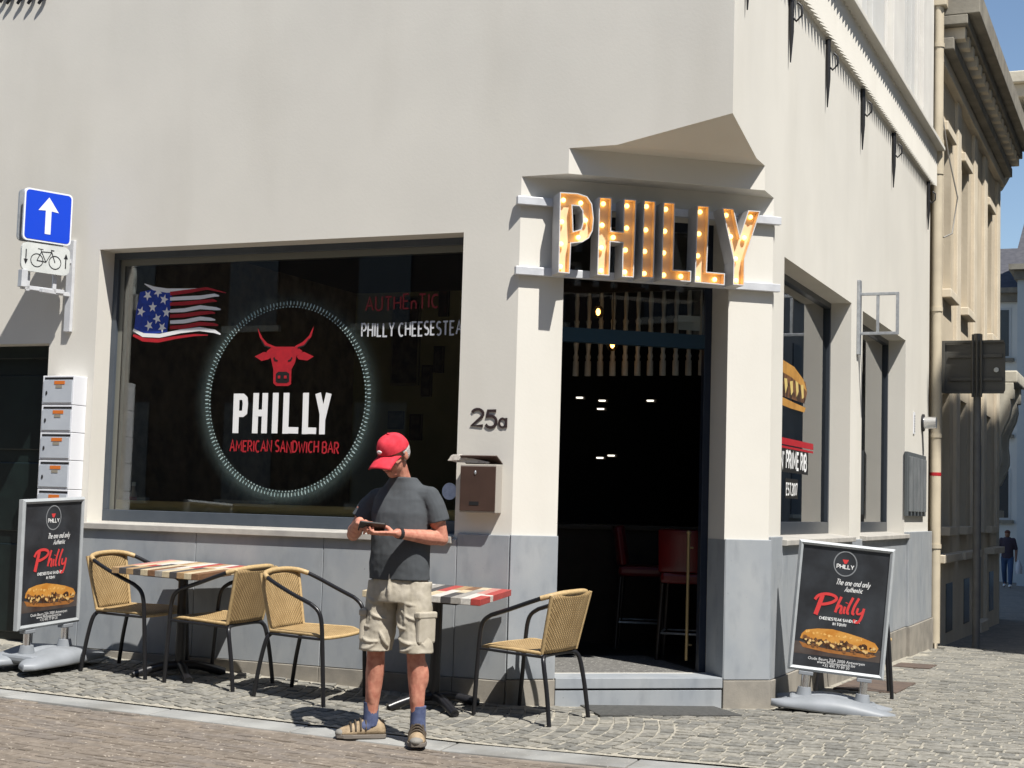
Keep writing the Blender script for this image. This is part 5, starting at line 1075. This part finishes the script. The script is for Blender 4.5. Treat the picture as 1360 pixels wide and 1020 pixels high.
# left hand, palm up under the phone
def pal(p0, p1, w, t): # palm as a flat loft between wrist and knuckles
    p0, p1 = V(p0), V(p1); d = (p1-p0).normalized(); wd = V(w).normalized(); n = d.cross(wd).normalized(); rings = []
    for k in range(6):
        q = k/5; ww = .026+.018*min(1, q*1.8); tt = t*(1-.15*q); c = p0.lerp(p1, q); rings.append([c+wd*(ww*cos(2*pi*j/14))+n*(tt*sin(2*pi*j/14)) for j in range(14)])
    b.loft(rings); return d, wd, n
kL = wrL+V((-.085, -.062, -.002)); dL, wL, nL = pal(wrL, kL, (.55, -.78, .12), .0155)
ph_c = V((-.035, -.335, 1.245)); 
for k, (o, ls) in enumerate(((-.034, (.042, .026, .02)), (-.012, (.046, .030, .022)), (.011, (.043, .028, .021)), (.032, (.034, .022, .018)))):
    curl(b, kL+wL*o*.95, [dL+V((0, 0, .05)), dL+V((0, 0, .55)), dL*.35+V((0, 0, 1))], ls, (.0098, .0092, .0085, .0072))
curl(b, wrL+dL*.03-wL*.028+V((0, -.0, .012)), [dL*.5-wL*.7+V((0, 0, .75)), dL*.9+V((0, 0, .35)), dL+V((0, 0, .0))], (.034, .032, .026), (.014, .0115, .0105, .0085))
# right hand, index finger tapping the screen
kR = wrR+V((.062, -.058, -.008)); dR, wR, nR = pal(wrR, kR, (.66, .70, .1), .0155)
for k, (o, dd, ls) in enumerate(((.034, [dR+V((0, 0, .1)), dR*.7+V((0, 0, -.7)), dR*.3+V((0, 0, -1))], (.042, .028, .022)), (.012, [dR+V((0, 0, -.15)), dR*.4+V((0, 0, -1)), -dR*.4+V((0, 0, -.9))], (.044, .030, .022)), (-.011, [dR+V((0, 0, -.25)), dR*.2+V((0, 0, -1)), -dR*.6+V((0, 0, -.8))], (.042, .028, .02)), (-.032, [dR+V((0, 0, -.3)), V((0, 0, -1)), -dR*.6+V((0, 0, -.7))], (.034, .022, .018)))):
    tip = curl(b, kR+wR*o*.95, dd, ls, (.0098, .0092, .0085, .0072))
    if k == 0: tipR = tip
curl(b, wrR+dR*.03+wR*.026, [dR*.7+wR*.6+V((0, 0, -.45)), dR*.9+V((0, 0, -.3)), dR+V((0, 0, -.1))], (.034, .03, .025), (.014, .0115, .0105, .0085))
b.build('body', skin, man, local=True, remesh=.0042, smooth_it=3)
# T-shirt
t = MB(); rings = []
for z, rx, ry, cy in ((.93, .186, .136, .0), (.98, .184, .138, -.004), (1.08, .178, .140, -.008), (1.2, .180, .138, -.002), (1.32, .186, .134, .004), (1.40, .178, .120, .01), (1.455, .150, .102, .014), (1.50, .108, .086, .010), (1.53, .082, .074, .0)):
    rings.append([V((rx*(abs(cos(a))**.85)*(1 if cos(a) > 0 else -1), cy+ry*(abs(sin(a))**.9)*(1 if sin(a) > 0 else -1), z)) for a in [2*pi*k/32 for k in range(32)]])
t.loft(rings)
for sh, el, s in ((shL, elL, 1), (shR, elR, -1)):
    e1 = sh.lerp(el, .62); t.chain([(V((sh.x*.5, sh.y, sh.z-.02)), .082), (sh+V((-.012*s, 0, -.014)), .060)]); t.tube([sh+V((-.02*s, 0, -.005)), sh.lerp(el, .3), e1], [.062, .066, .071], 18)
def tsurf(a, z):
    for (z0, r0), (z1, r1) in zip(TR, TR[1:]):
        if z0 <= z <= z1: k = (z-z0)/(z1-z0); r_ = [r0[i]*(1-k)+r1[i]*k for i in range(3)]; return V((r_[0]*cos(a), r_[2]+r_[1]*sin(a), z))
TR = [(.93, (.178, .128, 0)), (1.08, (.166, .128, -.004)), (1.2, (.17, .13, 0)), (1.32, (.18, .13, .004)), (1.42, (.172, .117, .01))]
for a0, z0, a1, z1, r_ in ((-25, 1.34, -70, 1.20, .011), (-20, 1.26, -95, 1.12, .010), (-30, 1.14, -110, 1.02, .012), (-20, 1.02, -85, .96, .012), (-150, 1.3, -100, 1.16, .010), (-160, 1.15, -105, 1.06, .011), (-155, 1.03, -110, .95, .011), (-60, 1.38, -55, 1.25, .009), (-120, 1.38, -128, 1.24, .009), (-80, 1.10, -75, .94, .010), (-45, 1.06, -40, .94, .010), (20, 1.2, 70, 1.05, .011)):
    t.tube([tsurf(radians(a0+(a1-a0)*k/6), z0+(z1-z0)*k/6-.012*sin(pi*k/6))*1.0 for k in range(7)], [r_*(.35+.65*sin(pi*(k+.4)/6.8)) for k in range(7)], 8)
t.tube([tsurf(2*pi*k/32, .94) for k in range(33)], .006, 6)
t.build('t_shirt', shirt_m, man, local=True, remesh=.0052, smooth_it=4, disp=(.014, .12))
# cargo shorts
t = MB(); rings = []
for z, rx, ry in ((.99, .166, .122), (.93, .172, .128), (.86, .182, .135), (.80, .188, .135)): rings.append([V((rx*cos(a), ry*sin(a), z)) for a in [2*pi*k/28 for k in range(28)]])
t.loft(rings[::-1])
for hip, knee, s in ((hipL, kneeL, 1), (hipR, kneeR, -1)):
    e0 = hip+V((.008*s, 0, .02)); e1 = knee+V((.004*s, .0, .03)); t.tube([e0, hip.lerp(knee, .35), hip.lerp(knee, .7), e1, e1+V((0, 0, -.018))], [.098, .100, .098, .098, .101], 24)
for hip, knee, s in ((hipL, kneeL, 1), (hipR, kneeR, -1)):
    ax = lambda k: hip.lerp(knee, k)
    for a0, k0, a1, k1, r_ in ((-150, .12, -60, .28, .012), (-120, .35, -40, .5, .011), (-100, .62, -160, .5, .011), (-140, .75, -60, .82, .012), (-60, .68, -20, .9, .012), (-95, .2, -100, .55, .009), (-170, .3, -130, .62, .011), (-70, .86, -130, .93, .010), (30, .3, 100, .6, .012)):
        t.tube([ax(k0+(k1-k0)*j/6)+V((.1*cos(radians(a0+(a1-a0)*j/6)), .1*sin(radians(a0+(a1-a0)*j/6)), -.015*sin(pi*j/6))) for j in range(7)], [r_*(.35+.65*sin(pi*(j+.4)/6.8)) for j in range(7)], 8)
t.tube([V((.0, -.135, .97)), V((.002, -.142, .88)), V((0, -.125, .80))], [.006, .009, .006], 8)
t.build('shorts', short_m, man, local=True, remesh=.0052, smooth_it=5, disp=(.016, .09))
for hip, knee, s in ((hipL, kneeL, 1), (hipR, kneeR, -1)):
    c = hip.lerp(knee, .58)+V((.084*s, -.028, 0)); M = Matrix.Translation(c) @ Matrix.Rotation(radians(-18*s), 4, 'Z')
    MB().box((-.022, -.07, -.10), (.018, .07, .07), M).build('cargo_pocket', short_m, man, local=True, bevel=.014, disp=(.008, .05)); MB().box((-.026, -.076, .045), (.022, .076, .085), M).build('pocket_flap', short_m, man, local=True, bevel=.01)
# cap
c = MB(); rings = []
for k in range(9):
    a = radians(90*k/8.6); rings.append([HM @ V((.089*cos(a)**.8*cos(q), .010+.108*cos(a)**(.62 if sin(q) < 0 else .85)*sin(q), .028+.097*sin(a)-.006*cos(a)*sin(q))) for q in [2*pi*j/30 for j in range(30)]])
c.loft(rings); c.ell(HM @ V((0, .012, .126)), (.009, .009, .006)); cap = c.build('cap', cap_m, man, local=True, disp=(.012, .06), subsurf=1)
def brim(u, v):
    s = u*2-1; y = -.085-.10*v*sqrt(max(0, 1-.5*s*s)); return HM @ V((s*.086*(1-.04*v), y+.045*s*s*(1-v)*1.2+.0, .030-.026*s*s-.022*v*v-.004*v))
c = MB(); sheet(c, brim, 14, 8, .005); c.build('cap_brim', cap_m, cap, local=True)
q = MB(); q.ell(HM @ V((-.012, -.098, .062)), (.018, .006, .012), h3); q.build('cap_badge', white_paint, cap, local=True)
q = MB(); rings = []
for zz_, k in ((.034, 1.05), (.0, 1.05), (-.03, 1.0), (-.05, .9)): rings.append([HM @ V((.081*k*sin(a), .014+.099*k*cos(a), zz_+.004)) for a in [radians(-100+200*j/20) for j in range(21)]])
q.loft(rings, caps=False, close=False); hr = q.build('hair', hair_m, man, local=True); hr.modifiers.new('th', 'SOLIDIFY').thickness = .012
gm = mat('dark_lens', (.01, .01, .012), None, rough=.15); q = MB()
for s in (-1, 1): q.ell(HM @ V((.036*s, -.094, -.010)), (.028, .008, .019), h3); q.tube([HM @ V((.062*s, -.088, .0)), HM @ V((.083*s, -.03, .004)), HM @ V((.084*s, .02, -.0))], .0035, 6)
q.tube([HM @ V((-.012, -.101, -.002)), HM @ V((.012, -.101, -.002))], .003, 6); q.build('sunglasses', gm, man, local=True)
q = MB(); wd = (wrL-elL).normalized(); pw_ = wrL-wd*.02; q.tube([pw_-wd*.011, pw_+wd*.011], [.0325, .0325], 18); q.build('wristband', black_iron, man, local=True, bevel=.003)
for ank, s, fdir in ((ankL, 1, V((.42, -.9, 0))), (ankR, -1, V((-.80, -.60, 0)))):
    fdir = fdir.normalized(); sd = V((-fdir.y, fdir.x, 0)); q = MB(); q.tube([ank+V((0, 0, .12)), ank+V((0, 0, .105)), ank+V((0, 0, .05)), ank+V((0, 0, -.02))], [.048, .0455, .045, .047], 18); q.ell(ank+fdir*.03+V((0, 0, -.025)), (.05, .05, .04)); q.build('sock', sock_m, man, local=True, remesh=.005, smooth_it=2)
    F = Matrix(((fdir.x, sd.x, 0, ank.x), (fdir.y, sd.y, 0, ank.y), (0, 0, 1, 0), (0, 0, 0, 1))); q = MB(); rings = []
    for x, w, h in ((-.088, .024, .07), (-.078, .037, .10), (-.04, .043, .108), (.02, .046, .112), (.07, .050, .095), (.12, .053, .074), (.168, .047, .058), (.198, .028, .042)): rings.append([F @ V((x, w*cos(a), .018+(h-.018)*max(0, sin(a))-.0*(sin(a) < 0))) for a in [2*pi*k/20 for k in range(20)]])
    q.loft(rings); sh_ = q.build('shoe', shoe_m, man, local=True, bevel=0)
    q = MB(); P = [(x, w+.006) for x, w in ((-.092, .02), (-.08, .034), (-.03, .041), (.03, .045), (.11, .052), (.165, .046), (.203, .022))]; q.prism([(x, w) for x, w in P]+[(x, -w) for x, w in P[::-1]], -.004, .021, F); q.build('sole', sole_m, sh_, local=True, bevel=.005)
    q = MB(); 
    for x, h in ((.02, .112), (.05, .104), (.08, .092), (.108, .08)): q.tube([F @ V((x+.012, w_*.052, .018+(h-.014)*sqrt(max(0, 1-w_*w_)))) for w_ in (-.95, -.6, -.2, .2, .6, .95)], .0062, 6)
    q.build('strap', mat('dark_strap', (.06, .045, .03), None, rough=.7), sh_, local=True)
    q = MB(); q.ell(F @ V((.168, 0, .026)), (.04, .046, .026)); q.build('toe_cap', mat('grey_toe', (.2, .19, .17), None, rough=.7), sh_, local=True)
# phone in his hands
pd = dL.copy(); pw2 = wL.copy(); PM = frame(kL+dL*.03+V((-.008, -.012, .036)), dL+V((0, 0, .10)), wL+V((0, 0, .75))); W2M = man.matrix_basis
q = MB(); q.prism(rrect(.152, .078, .01), -.0045, .0045, W2M @ PM); PHN = tag(q.build('smartphone', mat('phone_body', (.02, .018, .016), None, rough=.3)), 'dark smartphone held in the hands of the man in the red cap', 'phone')
q = MB(); q.prism(rrect(.142, .068, .008), .0046, .0052, W2M @ PM); q.build('screen', mat('phone_screen', (.03, .032, .035), None, rough=.08), PHN)
# a passer-by far down the side street
px_, py_ = -4.46, 38.9
pb = thing('person', 'distant person in dark shirt and jeans walking down the shaded side street', 'person', (px_, py_, gz(px_, py_)))
b = MB(); b.ell((0, 0, 1.58), (.078, .095, .115)); b.chain([((0, 0, 1.5), .055), ((0, 0, 1.4), .07)]); b.ell((0, 0, 1.2), (.15, .1, .22))
for s, ky, ay in ((1, -.12, -.18), (-1, .06, .28)): b.chain([((.09*s, 0, .9), .085), ((.1*s, ky, .5), .058), ((.1*s, ay, .09), .04)]); b.chain([((.09*s+.01*s, ay, .05), .038), ((.1*s, ay-.15, .035), .03)]); b.chain([((.19*s, 0, 1.4), .055), ((.25*s, .04*s, 1.12), .045), ((.25*s, -.08, .88), .035)]); b.ell((.25*s, -.09, .82), (.03, .04, .06))
b.build('body', skin2, pb, local=True, remesh=.012, smooth_it=3)
t = MB(); t.loft([[V((rx*cos(a), ry*sin(a), z)) for a in [2*pi*k/20 for k in range(20)]] for z, rx, ry in ((.86, .18, .13), (1.1, .17, .13), (1.3, .2, .13), (1.43, .19, .11), (1.5, .08, .07))])
for s in (-1, 1): t.chain([((.17*s, 0, 1.41), .075), ((.24*s, .03*s, 1.16), .06)])
t.build('shirt', mat('plum_shirt', (.06, .045, .06), None, rough=.9), pb, local=True, remesh=.012, smooth_it=4)
t = MB(); t.ell((0, 0, .88), (.18, .13, .12))
for s, ky, ay in ((1, -.12, -.18), (-1, .06, .28)): t.chain([((.09*s, 0, .88), .1), ((.1*s, ky, .5), .078), ((.1*s, ay, .14), .062)])
t.build('jeans', mat('blue_jeans', (.05, .09, .18), None, rough=.9), pb, local=True, remesh=.012, smooth_it=4)
t = MB(); t.ell((0, .01, 1.64), (.085, .105, .07)); t.build('hair', mat('reddish_hair', (.12, .04, .025), None, rough=.8), pb, local=True)
for s, ay in ((1, -.18), (-1, .28)): t = MB(); t.ell((.1*s, ay-.06, .05), (.05, .13, .05)); t.build('shoe', white_paint, pb, local=True)
t = MB(); t.loft([[W for W in [V((.33+rx*cos(a), -.1+ry*sin(a), z)) for a in [2*pi*k/12 for k in range(12)]]] for z, rx, ry in ((.42, .1, .16), (.6, .11, .17), (.74, .07, .1), (.84, .02, .03))]); o = t.build('shopping_bag', mat('white_plastic', (.6, .6, .62), None, rough=.5)); o.location = pb.location; tag(o, 'pale shopping bag carried by the distant walker', 'bag')
